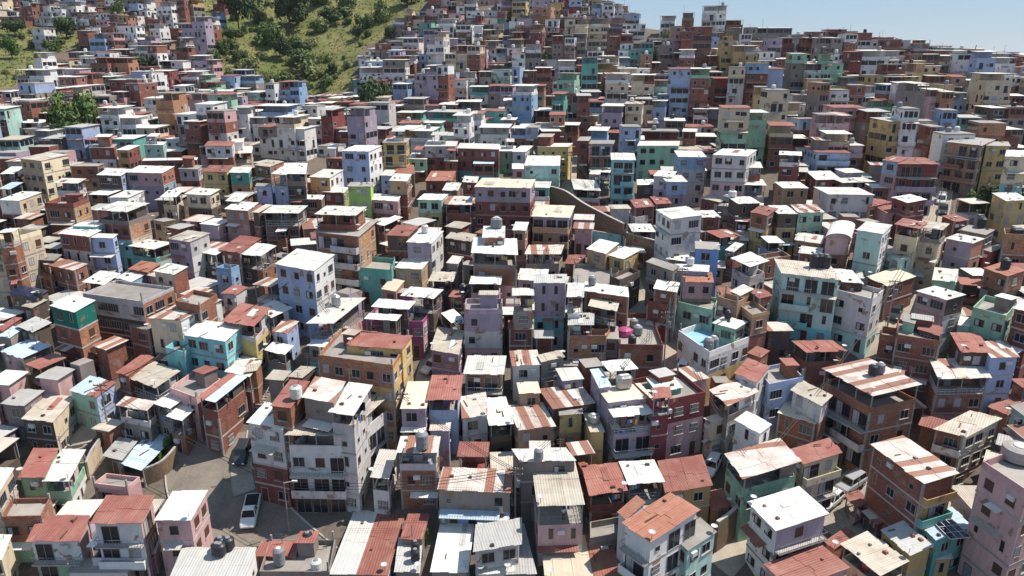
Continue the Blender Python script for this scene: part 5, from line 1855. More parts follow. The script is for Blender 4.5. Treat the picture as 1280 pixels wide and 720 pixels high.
TREES = [(97, 182, 64, 60, 1, 'large sunlit round tree standing among white houses up the slope'), (141, 184, 34, 30, 1, 'smaller bushy tree in front of the large round tree on the slope'),
 (470, 160, 54, 56, 0, 'dense dark tree beside teal houses at the foot of the grassy hill'), (182, 92, 44, 20, 0, 'broad low dark tree between terraces of white houses'),
 (362, 36, 62, 46, 0, 'biggest dark tree standing high on the grassy hill'), (299, 42, 40, 52, 0, 'tall dark tree at the edge of the hill next to white houses'),
 (84, 48, 40, 24, 0, 'dark spreading tree behind white houses above the grassy patch'), (16, 74, 26, 26, 1, 'dark tree alone on the small grassy slope'),
 (20, 46, 34, 18, 0, 'squat dark tree at the top of the small grassy slope'), (681, 84, 16, 17, 1, 'little green tree squeezed between brick houses by the steep alley'),
 (150, 30, 20, 26, 1, 'green tree between brick houses near the top of the hill'), (510, 8, 44, 26, 0, 'dark tree on the skyline side of the grassy hill'),
 (832, 52, 12, 12, 2, 'small olive tree among houses on the ridge')]
for (x, y, w, h, k, lb) in TREES: plant('tree', x, y, w, h, k, lb, 'tree')
for (x, y, w, h, k, lb) in [(1228, 268, 40, 24, 1, 'leafy bush on the bank beside the straight road'), (1240, 258, 40, 24, 0, 'dark bush behind the leafy bush on the road bank'), (1212, 262, 26, 18, 3, 'bright bush at the road edge of the bank'),
   (147, 418, 26, 22, 3, 'bright green banana plant in the yard between brick houses'), (52, 424, 24, 13, 1, 'green hedge bush beside the balcony house'), (80, 474, 20, 16, 1, 'shrub beside the pink house with the pale blue roof'),
   (45, 488, 26, 11, 3, 'bright creeping shrub in front of the pale blue roofed pink house'), (210, 566, 14, 20, 1, 'potted vine along the stone garden wall'), (203, 580, 10, 14, 3, 'bright shrub at the front of the planted canopy'), (217, 556, 12, 14, 1, 'shrub at the back end of the planted canopy'),
   (204, 522, 13, 11, 3, 'lime green potted plant on the covered roof terrace'), (533, 682, 9, 22, 1, 'weedy shrub in the gap between rust and white roofs'), (1061, 673, 12, 10, 1, 'small shrub in the yard behind the beige roof'),
   (113, 526, 12, 9, 2, 'dusty shrub at the end of the sloping alley'), (15, 552, 14, 12, 1, 'shrub in the shaded yard by the left edge')]:
    plant('shrub', x, y, w, h, k, lb, 'shrub', None, False)
BUSH = [(335, 58, 40, 26, 1), (352, 74, 30, 22, 0), (378, 84, 44, 20, 1), (384, 98, 40, 16, 2), (354, 108, 34, 16, 1), (408, 114, 22, 18, 1), (416, 92, 18, 12, 0), (456, 36, 26, 16, 1), (448, 50, 20, 16, 0),
        (488, 48, 22, 14, 0), (284, 68, 34, 16, 1), (268, 80, 24, 16, 1), (312, 90, 34, 14, 2), (434, 86, 14, 8, 2), (478, 26, 36, 18, 2), (300, 76, 26, 12, 0), (325, 30, 26, 20, 2), (420, 26, 50, 16, 1), (372, 62, 34, 14, 1), (344, 44, 26, 12, 2),
        (64, 66, 26, 14, 1), (74, 60, 20, 12, 1), (40, 60, 14, 8, 2), (332, 118, 16, 16, 1), (402, 40, 26, 12, 2), (434, 12, 36, 18, 2), (400, 8, 36, 16, 1), (320, 8, 26, 14, 2), (290, 52, 22, 14, 0)]
for i in range(50):
    for _ in range(40):
        x, y = vr.uniform(250, 520), vr.uniform(2, 118)
        if inside(GREEN_A, x, y): break
    s = vr.uniform(.5, 1.2); BUSH.append((x, y, 15 * s, 6.5 * s, vr.choice([1, 2, 2, 1, 2])))
for i in range(40):
    x, y = vr.uniform(248, 405), vr.uniform(38, 116)
    if inside(GREEN_A, x, y): s = vr.uniform(.6, 1.3); BUSH.append((x, y, 19 * s, 6.5 * s, vr.choice([1, 2, 2, 2])))
for i in range(8):
    for _ in range(40):
        x, y = vr.uniform(0, 60), vr.uniform(40, 110)
        if inside(GREEN_B, x, y): break
    BUSH.append((x, y, vr.uniform(6, 12), vr.uniform(4, 7), 2))
for (x, y, w, h, k) in BUSH: plant('bush', x, y, w, h, k, 'rounded green bush on the dry grassy hillside', 'bush', 'bushes on the grassy hillside', False)
# dry grass and low scrub that covers the hill: one object
gm = MB(); gr = random.Random(4)
DRY = leaf_mat('grass_dry', (.185, .165, .07)); 
def scatter(poly, n, x0, x1, y0, y1):
    for _ in range(n):
        x, y = gr.uniform(x0, x1), gr.uniform(y0, y1)
        if not inside(poly, x, y): continue
        p = hit(x, y)
        if p is None or p.y > 480: continue
        mt = DRY if gr.random() < .62 else LEAF[gr.choice([1, 2, 2])]
        s = gr.uniform(.25, .7)
        for k in range(5):
            an = gr.uniform(0, 6.28); o = Vector((math.cos(an), math.sin(an), 0)); q = p + o * gr.uniform(0, s)
            t = q + o * s * .35 + Vector((0, 0, s * gr.uniform(.5, 1.1))); sd = Vector((-o.y, o.x, 0)) * s * .28
            gm.face([q - sd, q + sd, t + sd * .4, t - sd * .4], mt)
scatter(GREEN_A, 5200, 246, 545, -20, 120); scatter(GREEN_B, 1300, -20, 105, 25, 116)
tag(gm.build('grass'), 'dry grass and low scrub covering the steep hill', 'grass', None, 'stuff')

# ------------------------------------------------------------------ roof look-up
def roof_poly(s):
    ex = Vector((math.cos(s['yaw']), math.sin(s['yaw']), 0)); ny = Vector((-ex.y, ex.x, 0)); a = s['a']
    return [a, a + ex * s['W'], a + ex * (s['W'] + s['sk']) + ny * s['dp'], a + ex * s['sk'] + ny * s['dp']]
for s in single: s['poly2'] = [proj(p)[:2] for p in roof_poly(s)]; s['d'] = proj(s['a'])[2]
def on_roof(px, py, drop=0.0):
    best = None
    for s in single:
        if inside(s['poly2'], px, py) and (best is None or s['d'] < best['d']): best = s
    if best is None:
        best = min(single, key=lambda s: (sum(p[0] for p in s['poly2']) / 4 - px) ** 2 + (sum(p[1] for p in s['poly2']) / 4 - py) ** 2)
        cx = sum(p[0] for p in best['poly2']) / 4; cy = sum(p[1] for p in best['poly2']) / 4
        px, py = lerp(px, cx, .6), lerp(py, cy, .6)
        if not inside(best['poly2'], px, py): px, py = cx, cy
    z = best['zr'] - drop
    p = on_plane(px, py, z)
    ny = Vector((-math.sin(best['yaw']), math.cos(best['yaw']), 0))
    v = (p - best['a']).dot(ny) / best['dp']
    top = z + (0 if best['flat'] or drop else .07 + best['tilt'] * max(0, min(1, v)) - .02)
    return Vector((p.x, p.y, top)), best

TANKM = [plain('tank_black', (.025, .027, .035), .45), plain('tank_grey', (.22, .23, .24), .6), plain('tank_white', (.62, .62, .60), .5), plain('tank_steel', (.42, .42, .42), .35, .6), plain('tank_concrete', (.36, .32, .30), .85)]
def tank(px, py, r, h, kind, label, group=None):
    p, s = on_roof(px, py)
    root = empty('water_tank', p)
    lg = MB()
    st = .22
    for k in range(3):
        an = k * 2.094; lg.box(math.cos(an) * r * .6 - .08, math.sin(an) * r * .6 - .08, -.1, math.cos(an) * r * .6 + .08, math.sin(an) * r * .6 + .08, st, CONC)
    lg.build('stand', root)
    m = MB(); m.lathe([(r * .92, 0), (r, .08), (r * .96, h * .33), (r, h * .36), (r * .96, h * .66), (r, h * .7), (r * .97, h * .86), (r * .62, h), ], TANKM[kind], 16, (0, 0, st)); m.build('tank_body', root)
    c = MB(); c.lathe([(r * .42, h), (r * .42, h + .09), (r * .3, h + .12)], TANKM[2 if kind != 2 else 1] if kind != 0 else TANKM[1], 12, (0, 0, st)); c.build('lid', root)
    tag(root, label, 'water tank', group)
T = [(277, 690, .62, 1.25, 0, 'black water tank in the cluster of four on the pale grey metal roof', 'g1'), (287, 690, .62, 1.25, 0, 'black water tank in the cluster of four on the pale grey metal roof', 'g1'), (281, 683, .62, 1.25, 0, 'black water tank in the cluster of four on the pale grey metal roof', 'g1'), (290, 684, .62, 1.25, 0, 'black water tank in the cluster of four on the pale grey metal roof', 'g1'),
 (350, 706, .62, 1.9, 1, 'tall grey water tank on the cluttered concrete terrace'), (386, 687, .6, 2.0, 0, 'tall black water tank at the back of the cluttered concrete terrace'), (396, 714, .6, 1.2, 2, 'white water tank at the front of the cluttered concrete terrace'),
 (554, 655, .55, 1.5, 3, 'lone steel water tank on the long white sheet roof'), (532, 688, .5, 1.3, 0, 'black water tank at the edge between white roofs'), (532, 713, .5, 1.3, 0, 'dark water tank at the bottom edge between white roofs'),
 (528, 562, .75, 2.0, 1, 'large grey tank on the rust and white roof above the brick house'), (664, 587, .55, 1.3, 1, 'grey water tank at the corner of the beige roof with the person below'), (682, 585, .55, 1.2, 3, 'steel water tank standing near the peaked white roof'),
 (724, 563, .8, .9, 3, 'broad domed steel tank beside the peaked white roof'), (642, 637, .55, 1.2, 3, 'steel tank at the narrow alley edge'),
 (1090, 471, .6, 1.3, 0, 'black water tank on the fanned rusty roof, first of two'), (1099, 469, .6, 1.3, 1, 'dark grey water tank on the fanned rusty roof, second of two'), (1045, 508, .75, 1.6, 1, 'big grey water tank on the pale blue canopy roof'),
 (792, 409, .65, 1.1, 1, 'grey tank at the back of the tank terrace'), (797, 419, .7, 1.3, 1, 'dark grey tank in the middle of the tank terrace'), (790, 431, .6, 1.2, 0, 'black tank at the front of the tank terrace'),
 (769, 479, .7, 1.6, 3, 'steel tank at the start of the row behind the lilac house', 'g2'), (778, 478, .7, 1.6, 3, 'steel tank within the row behind the lilac house', 'g2'), (786, 477, .7, 1.6, 3, 'steel tank within the row behind the lilac house', 'g2'),
 (885, 440, .7, 1.9, 1, 'one of the two tall grey tanks on the blue roof terrace', 'g3'), (891, 438, .7, 1.9, 1, 'one of the two tall grey tanks on the blue roof terrace', 'g3'),
 (620, 283, .7, 1.6, 1, 'grey tank in the tank cluster on a white roof below the lilac brick block', 'g4'), (626, 281, .7, 1.6, 3, 'grey tank in the tank cluster on a white roof below the lilac brick block', 'g4'), (631, 283, .7, 1.6, 1, 'grey tank in the tank cluster on a white roof below the lilac brick block', 'g4'),
 (1017, 336, .75, 1.9, 0, 'dark tank on the beige roof of the teal balcony block', 'g5'), (1024, 336, .75, 1.9, 0, 'dark tank on the beige roof of the teal balcony block', 'g5'), (1031, 337, .75, 1.9, 0, 'dark tank on the beige roof of the teal balcony block', 'g5'),
 (1226, 286, .8, 1.7, 0, 'single dark tank on the flat beige roof near the road'), (1261, 300, .7, 1.5, 0, 'black tank on top of the tall orange brick corner house', 'g6'), (1268, 300, .7, 1.5, 0, 'black tank on top of the tall orange brick corner house', 'g6'), (1275, 300, .7, 1.5, 0, 'black tank on top of the tall orange brick corner house', 'g6'),
 (907, 251, .9, 1.2, 1, 'squat grey tank on the beige roof above the deep blue house'), (915, 249, .8, 1.1, 2, 'pale squat tank on the beige roof above the deep blue house'),
 (421, 376, .7, 1.5, 3, 'round tank on the long white roof beside the pale blue block'), (371, 500, .7, 1.5, 2, 'white tank between the rust roofs of the apartment block'), (579, 368, .6, 1.3, 0, 'black tank behind the lilac terrace house'),
 (1272, 575, 1.7, 1.5, 4, 'wide round concrete tank on the pink apartment block'), (740, 358, .6, 1.3, 1, 'grey tank near the slim lilac tower'), (531, 288, .6, 1.3, 2, 'white tank by the red roof above the white house'), (905, 395, .5, 1.1, 0, 'black tank on the tan roof near the utility pole'),
 (860, 330, .6, 1.2, 2, 'white tank near the white corner house'), (58, 372, .6, 1.3, 0, 'black tank by the dark blue panel roof'), (1240, 352, .7, 1.5, 0, 'black tank above the mint roof terrace'), (200, 372, .6, 1.3, 1, 'grey tank on the terrace behind the turquoise house')]
for t in T: tank(*t[:6], {'g1': 'black tanks on the pale grey roof', 'g2': 'row of tanks behind the lilac house', 'g3': 'tall tanks on the blue roof terrace', 'g4': 'tank cluster below the lilac brick block', 'g5': 'tanks on the teal balcony block', 'g6': 'tanks on the orange corner house'}.get(t[6]) if len(t) > 6 else None)
tm = MB(); p, s_ = on_roof(781, 419); tr = random.Random(3)
tm.lathe([(1.15, 0), (1.2, .5), (1.05, .95), (.55, 1.2), (.1, 1.25)], plain('tarp_magenta', (.42, .07, .19), .5), 12)
o = tm.build('tarpaulin_bundle'); o.location = p; tag(o, 'bright magenta tarpaulin bundle on the tank terrace', 'tarpaulin')
# solar panel laid on a white sheet roof
def solar(px, py, w, d, label):
    p, s = on_roof(px, py); root = empty('solar_panel', p + Vector((0, 0, .06)), s['yaw'])
    f = MB(); b = MB(); pm = plain('solar_cell', (.012, .014, .035), .12, 0, .1)
    tl = .22
    def zz(y): return .05 + tl * (y + d / 2) / d
    b.hexa([(-w / 2, -d / 2, zz(-d / 2)), (w / 2, -d / 2, zz(-d / 2)), (w / 2, d / 2, zz(d / 2)), (-w / 2, d / 2, zz(d / 2))], [(-w / 2, -d / 2, zz(-d / 2) + .04), (w / 2, -d / 2, zz(-d / 2) + .04), (w / 2, d / 2, zz(d / 2) + .04), (-w / 2, d / 2, zz(d / 2) + .04)], pm)
    for k in range(5):
        x = -w / 2 + w * k / 4; f.hexa([(x - .03, -d / 2, zz(-d / 2)), (x + .03, -d / 2, zz(-d / 2)), (x + .03, d / 2, zz(d / 2)), (x - .03, d / 2, zz(d / 2))], [(x - .03, -d / 2, zz(-d / 2) + .06), (x + .03, -d / 2, zz(-d / 2) + .06), (x + .03, d / 2, zz(d / 2) + .06), (x - .03, d / 2, zz(d / 2) + .06)], RAILW)
    for k in range(4):
        y = -d / 2 + d * k / 3; f.box(-w / 2, y - .03, zz(y) + .001, w / 2, y + .03, zz(y) + .058, RAILW)
    for sx in (-1, 1): f.box(sx * w * .45 - .04, d * .4, -.1, sx * w * .45 + .04, d * .46, zz(d * .43), RAILW)
    b.build('cell_panel', root); f.build('frame', root); tag(root, label, 'solar panel')
solar(1192, 670, 4.2, 2.2, 'gridded dark solar panel on the white and blue sheet roof')

# ------------------------------------------------------------------ cars
def car(rear, front, kind, paint, label):
    a, b = hit(*rear), hit(*front)
    d = Vector((b.x - a.x, b.y - a.y, 0)); mid = (a + b) / 2
    yaw = math.atan2(d.y, d.x)
    z = G(mid.x, mid.y) + .12
    pitch = math.atan2(G(mid.x + math.cos(yaw) * 2, mid.y + math.sin(yaw) * 2) - G(mid.x - math.cos(yaw) * 2, mid.y - math.sin(yaw) * 2), 4)
    root = empty('car', (mid.x, mid.y, z), yaw); root.rotation_euler = (0, -pitch, yaw)
    L, W = {'hatch': (4.0, 1.72), 'pickup': (4.6, 1.7), 'van': (4.5, 1.8), 'jeep': (4.4, 1.85)}[kind]
    pm = plain('paint_' + '_'.join('%d' % (c * 100) for c in paint), paint, .25, .1, .06, .5)
    gl = plain('car_glass', (.015, .018, .022), .06, 0, .05, .6); rb = plain('tyre_rubber', (.02, .02, .02), .9); rim_m = plain('wheel_rim', (.45, .45, .46), .3, .7)
    h = L / 2
    # profile along the car: (x, half width, sill z, top z)
    prof = {'hatch': [(-h, .78, .45, .80), (-h + .12, .84, .30, .98), (-h * .4, .86, .25, 1.0), (h * .35, .86, .25, .96), (h * .8, .84, .28, .84), (h, .72, .40, .66)],
            'van': [(-h, .82, .4, 1.0), (-h + .1, .88, .3, 1.08), (-h * .3, .9, .26, 1.08), (h * .5, .9, .26, 1.02), (h * .85, .87, .3, .9), (h, .76, .42, .7)],
            'jeep': [(-h, .85, .5, 1.05), (-h + .1, .9, .38, 1.12), (0, .92, .35, 1.12), (h * .35, .92, .35, 1.1), (h * .9, .9, .38, 1.0), (h, .8, .5, .8)],
            'pickup': [(-h, .86, .5, .98), (-h + .08, .9, .42, 1.02), (-h * .1, .92, .38, 1.02), (h * .4, .92, .38, 1.05), (h * .88, .9, .42, .98), (h, .8, .52, .76)]}[kind]
    m = MB(); vs = []; n = 8
    for (x, w, z0, z1) in prof:
        e = .12
        vs += [(x, -w + .04, z0), (x, -w, z0 + e), (x, -w, z1 - e), (x, -w + e, z1), (x, w - e, z1), (x, w, z1 - e), (x, w, z0 + e), (x, w - .04, z0)]
    fs = [(i * n + k, i * n + (k + 1) % n, (i + 1) * n + (k + 1) % n, (i + 1) * n + k) for i in range(len(prof) - 1) for k in range(n)]
    fs += [tuple(range(n - 1, -1, -1)), tuple(range((len(prof) - 1) * n, len(prof) * n))]
    fs = [f[::-1] for f in fs]
    m.poly(vs, fs, pm); m.build('body', root)
    x0, x1, t0, t1, zt = {'hatch': (-h + .2, h * .42, -h + .5, h * .1, 1.46), 'van': (-h + .12, h * .62, -h + .3, h * .25, 1.75), 'jeep': (-h + .1, h * .42, -h + .22, h * .22, 1.78), 'pickup': (-h * .12, h * .52, 0, h * .26, 1.72)}[kind]
    zb = {'hatch': .93, 'van': 1.0, 'jeep': 1.07, 'pickup': 1.0}[kind]; wb, wt = .8, .64
    g = MB(); g.hexa([(x0, -wb, zb), (x1, -wb, zb), (x1, wb, zb), (x0, wb, zb)], [(t0, -wt, zt), (t1, -wt, zt), (t1, wt, zt), (t0, wt, zt)], gl); g.build('window_glass', root)
    r = MB(); r.hexa([(t0 - .05, -wt - .03, zt - .03), (t1 + .08, -wt - .03, zt - .03), (t1 + .08, wt + .03, zt - .03), (t0 - .05, wt + .03, zt - .03)], [(t0 + .03, -wt + .06, zt + .05), (t1 - .03, -wt + .06, zt + .05), (t1 - .03, wt - .06, zt + .05), (t0 + .03, wt - .06, zt + .05)], pm)
    for (bx, tx) in ((x0, t0), (x1, t1), ((x0 + x1) / 2, (t0 + t1) / 2)):
        for s in (-1, 1): r.tube((bx, s * (wb + .01), zb - .02), (tx, s * (wt + .02), zt), .05, pm, n=5)
    r.build('cabin_roof', root)
    if kind == 'pickup':
        bd = MB(); bd.box(-h + .12, -.76, 1.0, -h * .14, .76, 1.028, rb); bd.build('cargo_bed', root)
    for sx in (-1, 1):
        for sy in (-1, 1):
            wm = MB(); cx, cy = sx * h * .62, sy * (W / 2 - .1)
            wm.tube((cx, cy - .11, .34), (cx, cy + .11, .34), .34, rb, n=14); wo = wm.build('wheel', root)
            rm = MB(); rm.tube((cx, cy + sy * .09, .34), (cx, cy + sy * .125, .34), .2, rim_m, n=10); rm.build('rim', wo)
    for s in (-1, 1):
        hl = MB(); hl.box(h - .14, s * .6 - .14, .62, h + .01, s * .6 + .14, .76, plain('lamp_clear', (.7, .7, .68), .15)); hl.build('headlight', root)
        tl_ = MB(); tl_.box(-h - .01, s * .68 - .1, .72, -h + .1, s * .68 + .1, .9, plain('lamp_red', (.4, .02, .02), .3)); tl_.build('tail_light', root)
    tag(root, label, 'car', 'vehicles parked in the streets')
WHITE = (.72, .72, .72); DARKC = (.04, .045, .05); SILV = (.40, .41, .42)
car((317, 632), (312, 656), 'pickup', WHITE, 'white pickup truck parked on the asphalt beside the big white apartment block')
car((307, 562), (302, 577), 'hatch', DARKC, 'dark car at the top of the asphalt street by the apartment block')
car((858, 458), (851, 472), 'van', WHITE, 'white van in the lane beside the blue roof terrace house')
car((1046, 623), (1030, 637), 'hatch', WHITE, 'white car by the small red awning in the lower lane')
car((1074, 603), (1052, 617), 'jeep', SILV, 'grey off-road car behind the white car in the lower lane')
car((1133, 358), (1128, 368), 'hatch', WHITE, 'white car uppermost in the line parked in the narrow lane', )
car((1127, 374), (1122, 384), 'hatch', WHITE, 'white car in the middle of the line in the narrow lane')
car((1121, 390), (1116, 401), 'hatch', DARKC, 'dark car lowest in the line in the narrow lane')
car((1177, 249), (1175, 258), 'van', WHITE, 'white van on the straight road')
car((1179, 262), (1177, 271), 'hatch', DARKC, 'dark car just in front of the white van on the straight road')
car((893, 580), (887, 592), 'hatch', WHITE, 'white car half hidden beyond the ochre walled red roof')
car((548, 458), (536, 466), 'hatch', WHITE, 'white car in the shade beside the purple walled house')

# ------------------------------------------------------------------ poles, lines, mast
def pole(px, py, h, label, arms=True, lamp=False, r=.13):
    p = hit(px, py); root = empty('street_lamp' if lamp else 'utility_pole', p)
    m = MB(); m.tube((0, 0, -.5), (0, 0, h), r, CONC, r * .65, 10); m.build('pole', root)
    if arms:
        for k in range(2):
            a = MB(); a.box(-.9, -.06, h - .35 - k * .7, .9, .06, h - .23 - k * .7, FRAMED); ao = a.build('crossarm', root)
            i = MB()
            for x in (-.8, -.3, .3, .8): i.tube((x, 0, h - .23 - k * .7), (x, 0, h - .05 - k * .7), .05, CONCL, n=6)
            i.build('insulator_studs', ao)
        t = MB(); t.tube((.32, -.1, h - 2.4), (.32, -.1, h - 1.5), .26, TANKM[1], n=10); t.build('transformer', root)
    if lamp:
        a = MB(); a.tube((0, 0, h - .1), (1.2, -.2, h + .3), .05, RAILW, n=6); a.build('lamp_arm', root)
        a = MB(); a.box(1.0, -.3, h + .2, 1.6, -.08, h + .36, RAILW); a.build('lamp_head', root)
    tag(root, label, 'street lamp' if lamp else 'utility pole')
    return p + Vector((0, 0, h - .2))
W1 = pole(829, 466, 9.5, 'concrete utility pole beside the lane in front of the tank terrace')
W2 = pole(847, 415, 10.5, 'tall utility pole standing at the corner of the green house')
W3 = pole(713, 234, 8.5, 'utility pole in the upper alley near the curved retaining wall')
W4 = pole(362, 668, 7.0, 'slim street lamp in front of the white apartment block', False, True, .07)
W5 = pole(935, 655, 8.0, 'utility pole in the alley behind the white and lilac house')
W6 = pole(138, 548, 8.0, 'utility pole at the end of the sloping alley')
W7 = pole(1168, 288, 8.5, 'utility pole at the lower end of the straight road')
W8 = pole(1108, 415, 8.5, 'utility pole in the narrow lane below the parked cars')
W9 = pole(382, 405, 8.5, 'utility pole at the top of the long stairway')
W10 = pole(505, 560, 8.0, 'utility pole in the alley behind the apartment block')
W11 = pole(644, 660, 8.0, 'utility pole in the narrow alley beside the beige roofed tall house')
WIRE = plain('wire', (.02, .02, .02), .6)
def wire(a, b, label, n=3):
    m = MB(); c = (a + b) / 2; L = (b - a).length
    side = Vector((-(b - a).y, (b - a).x, 0)).normalized()
    for k in range(n):
        off = side * (k - (n - 1) / 2) * .4; last = None
        for i in range(13):
            t = i / 12; p = a.lerp(b, t) + off - Vector((0, 0, L * .035 * 4 * t * (1 - t) + .12 * k)) - c
            if last is not None: m.tube(last, p, .03, WIRE, n=4, caps=False)
            last = p
    o = m.build('power_line'); o.location = c; tag(o, label, 'power line')
wire(W1, W2, 'power lines between the two poles beside the green house')
wire(W1, W5 , 'power lines running down from the tank terrace pole to the lower alley')
wire(W7, W8, 'power lines above the narrow lane with parked cars')
wire(W8, W2, 'power lines crossing from the narrow lane to the green house')
wire(W9, W10, 'power lines descending past the long orange house')
wire(W10, W11, 'power lines over the rust striped roof to the beige roofed house')
wire(W4, W6, 'power lines spanning the asphalt street', 2)
wire(W3, W2, 'power lines above the curved retaining wall')
wire(W3 + Vector((0, 0, -.6)), W1, 'power lines dropping from the upper alley to the tank terrace', 2)
wire(W5, W8, 'power lines over the rust striped houses between two lanes', 2)
wire(W11, W4, 'power lines in front of the white apartment block', 3)
wire(W11, W1, 'power lines from the beige roofed house up to the tank terrace', 3)
wire(W9, W3, 'power lines passing above the lilac over brick block', 2)
wire(W6, W9, 'power lines over the bright turquoise house', 2)
mp = hit(1213, 66) or hit(1211, 74) or hit(1210, 84) or hit(1209, 100); root = empty('radio_mast', mp)
m = MB(); m.tube((0, 0, -1), (.9, 0, 11.5), .26, RAILM, .14, 6); m.build('mast', root)
m = MB(); m.box(.1, -.05, 9.3, 1.6, .05, 9.5, RAILM); m.build('antenna_arm', root)
tag(root, 'thin leaning radio mast standing against the sky on the ridge', 'mast')

# ------------------------------------------------------------------ the person on the covered terrace
def person(px, py, drop, label):
    p, s = on_roof(px, py - 10, 0)
    ex = Vector((math.cos(s['yaw']), math.sin(s['yaw']), 0)); ny = Vector((-ex.y, ex.x, 0))
    u = (p - s['a']).dot(ex)
    foot_ = s['a'] + ex * (s['W'] * .58) + ny * .85 + Vector((0, 0, -(s['H'] - s['ztop'])))
    skin = plain('skin', (.25, .13, .085), .6, 0, .05); shirt = plain('shirt_white', (.68, .68, .68), .85, 0, .1); trous = plain('trousers_blue', (.05, .07, .13), .85, 0, .1); hair = plain('hair_black', (.012, .01, .01), .6)
    root = empty('person', foot_, s['yaw'] + .3)
    def skinned(name, verts, edges, radii, mat, parent):
        me = bpy.data.meshes.new(name); me.from_pydata(verts, edges, []); o = link(name, me, parent); me.materials.append(mat)
        sk = o.modifiers.new('skin', 'SKIN'); sk.use_smooth_shade = True
        me.update()
        for i, r in enumerate(radii): me.skin_vertices[0].data[i].radius = r if isinstance(r, tuple) else (r, r)
        me.skin_vertices[0].data[0].use_root = True
        sb = o.modifiers.new('sub', 'SUBSURF'); sb.levels = 1; sb.render_levels = 2
        return o
    V = [(0, 0, .95), (0, 0, 1.15), (0, 0, 1.38), (0, 0, 1.48), (0, -.02, 1.58), (0, -.03, 1.68),
         (-.09, 0, .88), (-.11, -.02, .48), (-.11, .02, .08), (-.11, -.13, .04), (.09, 0, .88), (.12, -.03, .48), (.12, .02, .08), (.13, -.13, .04),
         (-.19, 0, 1.38), (-.27, -.02, 1.12), (-.22, -.22, .98), (-.19, -.30, .96), (.19, 0, 1.38), (.28, -.02, 1.12), (.22, -.22, .98), (.18, -.30, .96)]
    E = [(0, 1), (1, 2), (2, 3), (3, 4), (4, 5), (0, 6), (6, 7), (7, 8), (8, 9), (0, 10), (10, 11), (11, 12), (12, 13), (2, 14), (14, 15), (15, 16), (16, 17), (2, 18), (18, 19), (19, 20), (20, 21)]
    RR = [(.15, .11), (.14, .1), (.16, .11), .055, .095, .085, .095, .06, .042, .04, .095, .06, .042, .04, .06, .045, .035, .035, .06, .045, .035, .035]
    b = skinned('body', V, E, RR, skin, root)
    skinned('shirt', [V[0], V[1], V[2], (0, 0, 1.44), V[14], (-.24, -.01, 1.22), V[18], (.24, -.01, 1.22)], [(0, 1), (1, 2), (2, 3), (2, 4), (4, 5), (2, 6), (6, 7)], [(.17, .13), (.16, .12), (.18, .13), .08, .078, .065, .078, .065], shirt, root)
    skinned('trousers', [(0, 0, .96), V[6], V[7], (-.11, .01, .14), V[10], V[11], (.12, .01, .14)], [(0, 1), (1, 2), (2, 3), (0, 4), (4, 5), (5, 6)], [(.165, .125), .11, .078, .062, .11, .078, .062], trous, root)
    h = MB(); h.lathe([(.1, -.04), (.108, .02), (.09, .075), (.04, .105), (.0, .11)], hair, 12, (0, .012, 1.665)); h.build('hair', root, True)
    f = MB(); f.tube((0, -.115, 1.62), (0, -.14, 1.60), .016, skin, n=6)
    f.build('nose', root)
    for sx in (-1, 1):
        e = MB(); e.lathe([(.012, -.012), (.012, .012)], hair, 6, (sx * .035, -.112, 1.645)); e.build('eye', root)
    tag(root, label, 'person')
person(706, 645, 2.6, 'person in a white shirt standing at the railing of the covered terrace')

# ------------------------------------------------------------------ labels that single out each house
WORD = dict(br='brick', wh='white', lw='off-white', gy='grey', cr='cream', ye='ochre', te='teal', tq='turquoise', tu='aqua', gr='green', lg='lime', bl='blue', lb='pale blue', db='deep blue',
            pk='pink', lv='lilac', pu='purple', mg='magenta', rd='dark red', sa='salmon', tn='tan', dk='dark grey', st='stone', tt='dark teal'); WORD['or'] = 'orange brick'
RW = dict(W='white roof', G='grey roof', R='red roof', S='rust striped roof', B='pale blue roof', E='dirty beige roof', C='concrete roof', N='terracotta roof', H='cream roof', D='dark blue roof', M='half terracotta roof', V='white and rust roof', T='rust and white roof', K='blue and rust roof', Q='blue terrace')
def desc(s):
    ws = s['walls']; op = ws[0] == 'o'
    c = [w for w in ws if w != 'o']; u = []
    for w in c:
        if not u or u[-1] != w: u.append(w)
    if not u: t = 'open sided'
    elif len(u) == 1: t = WORD[u[0]]
    else: t = WORD[u[0]] + ' over ' + WORD[u[1]]
    r = 'flat roof terrace' if s['flat'] else RW[s['roof']]
    return f"{'open topped ' if op and u else ''}{t} house with {r}"
LM = [((s['poly2'][0][0] + s['poly2'][1][0]) / 2, (s['poly2'][0][1] + s['poly2'][1][1]) / 2 + 12, s) for s in single if s['name']]
SHORT = ['turquoise house', 'long orange house', 'slim lilac tower', 'lime green house', 'deep blue box', 'magenta house', 'pink apartment block', 'white apartment block', 'white corner house', 'blue roof terrace', 'dark red house', 'barrel vaulted house', 'terracotta roofed white house', 'teal balcony block', 'pale blue white block', 'fanned rusty roof', 'tank terrace', 'lilac over brick block']
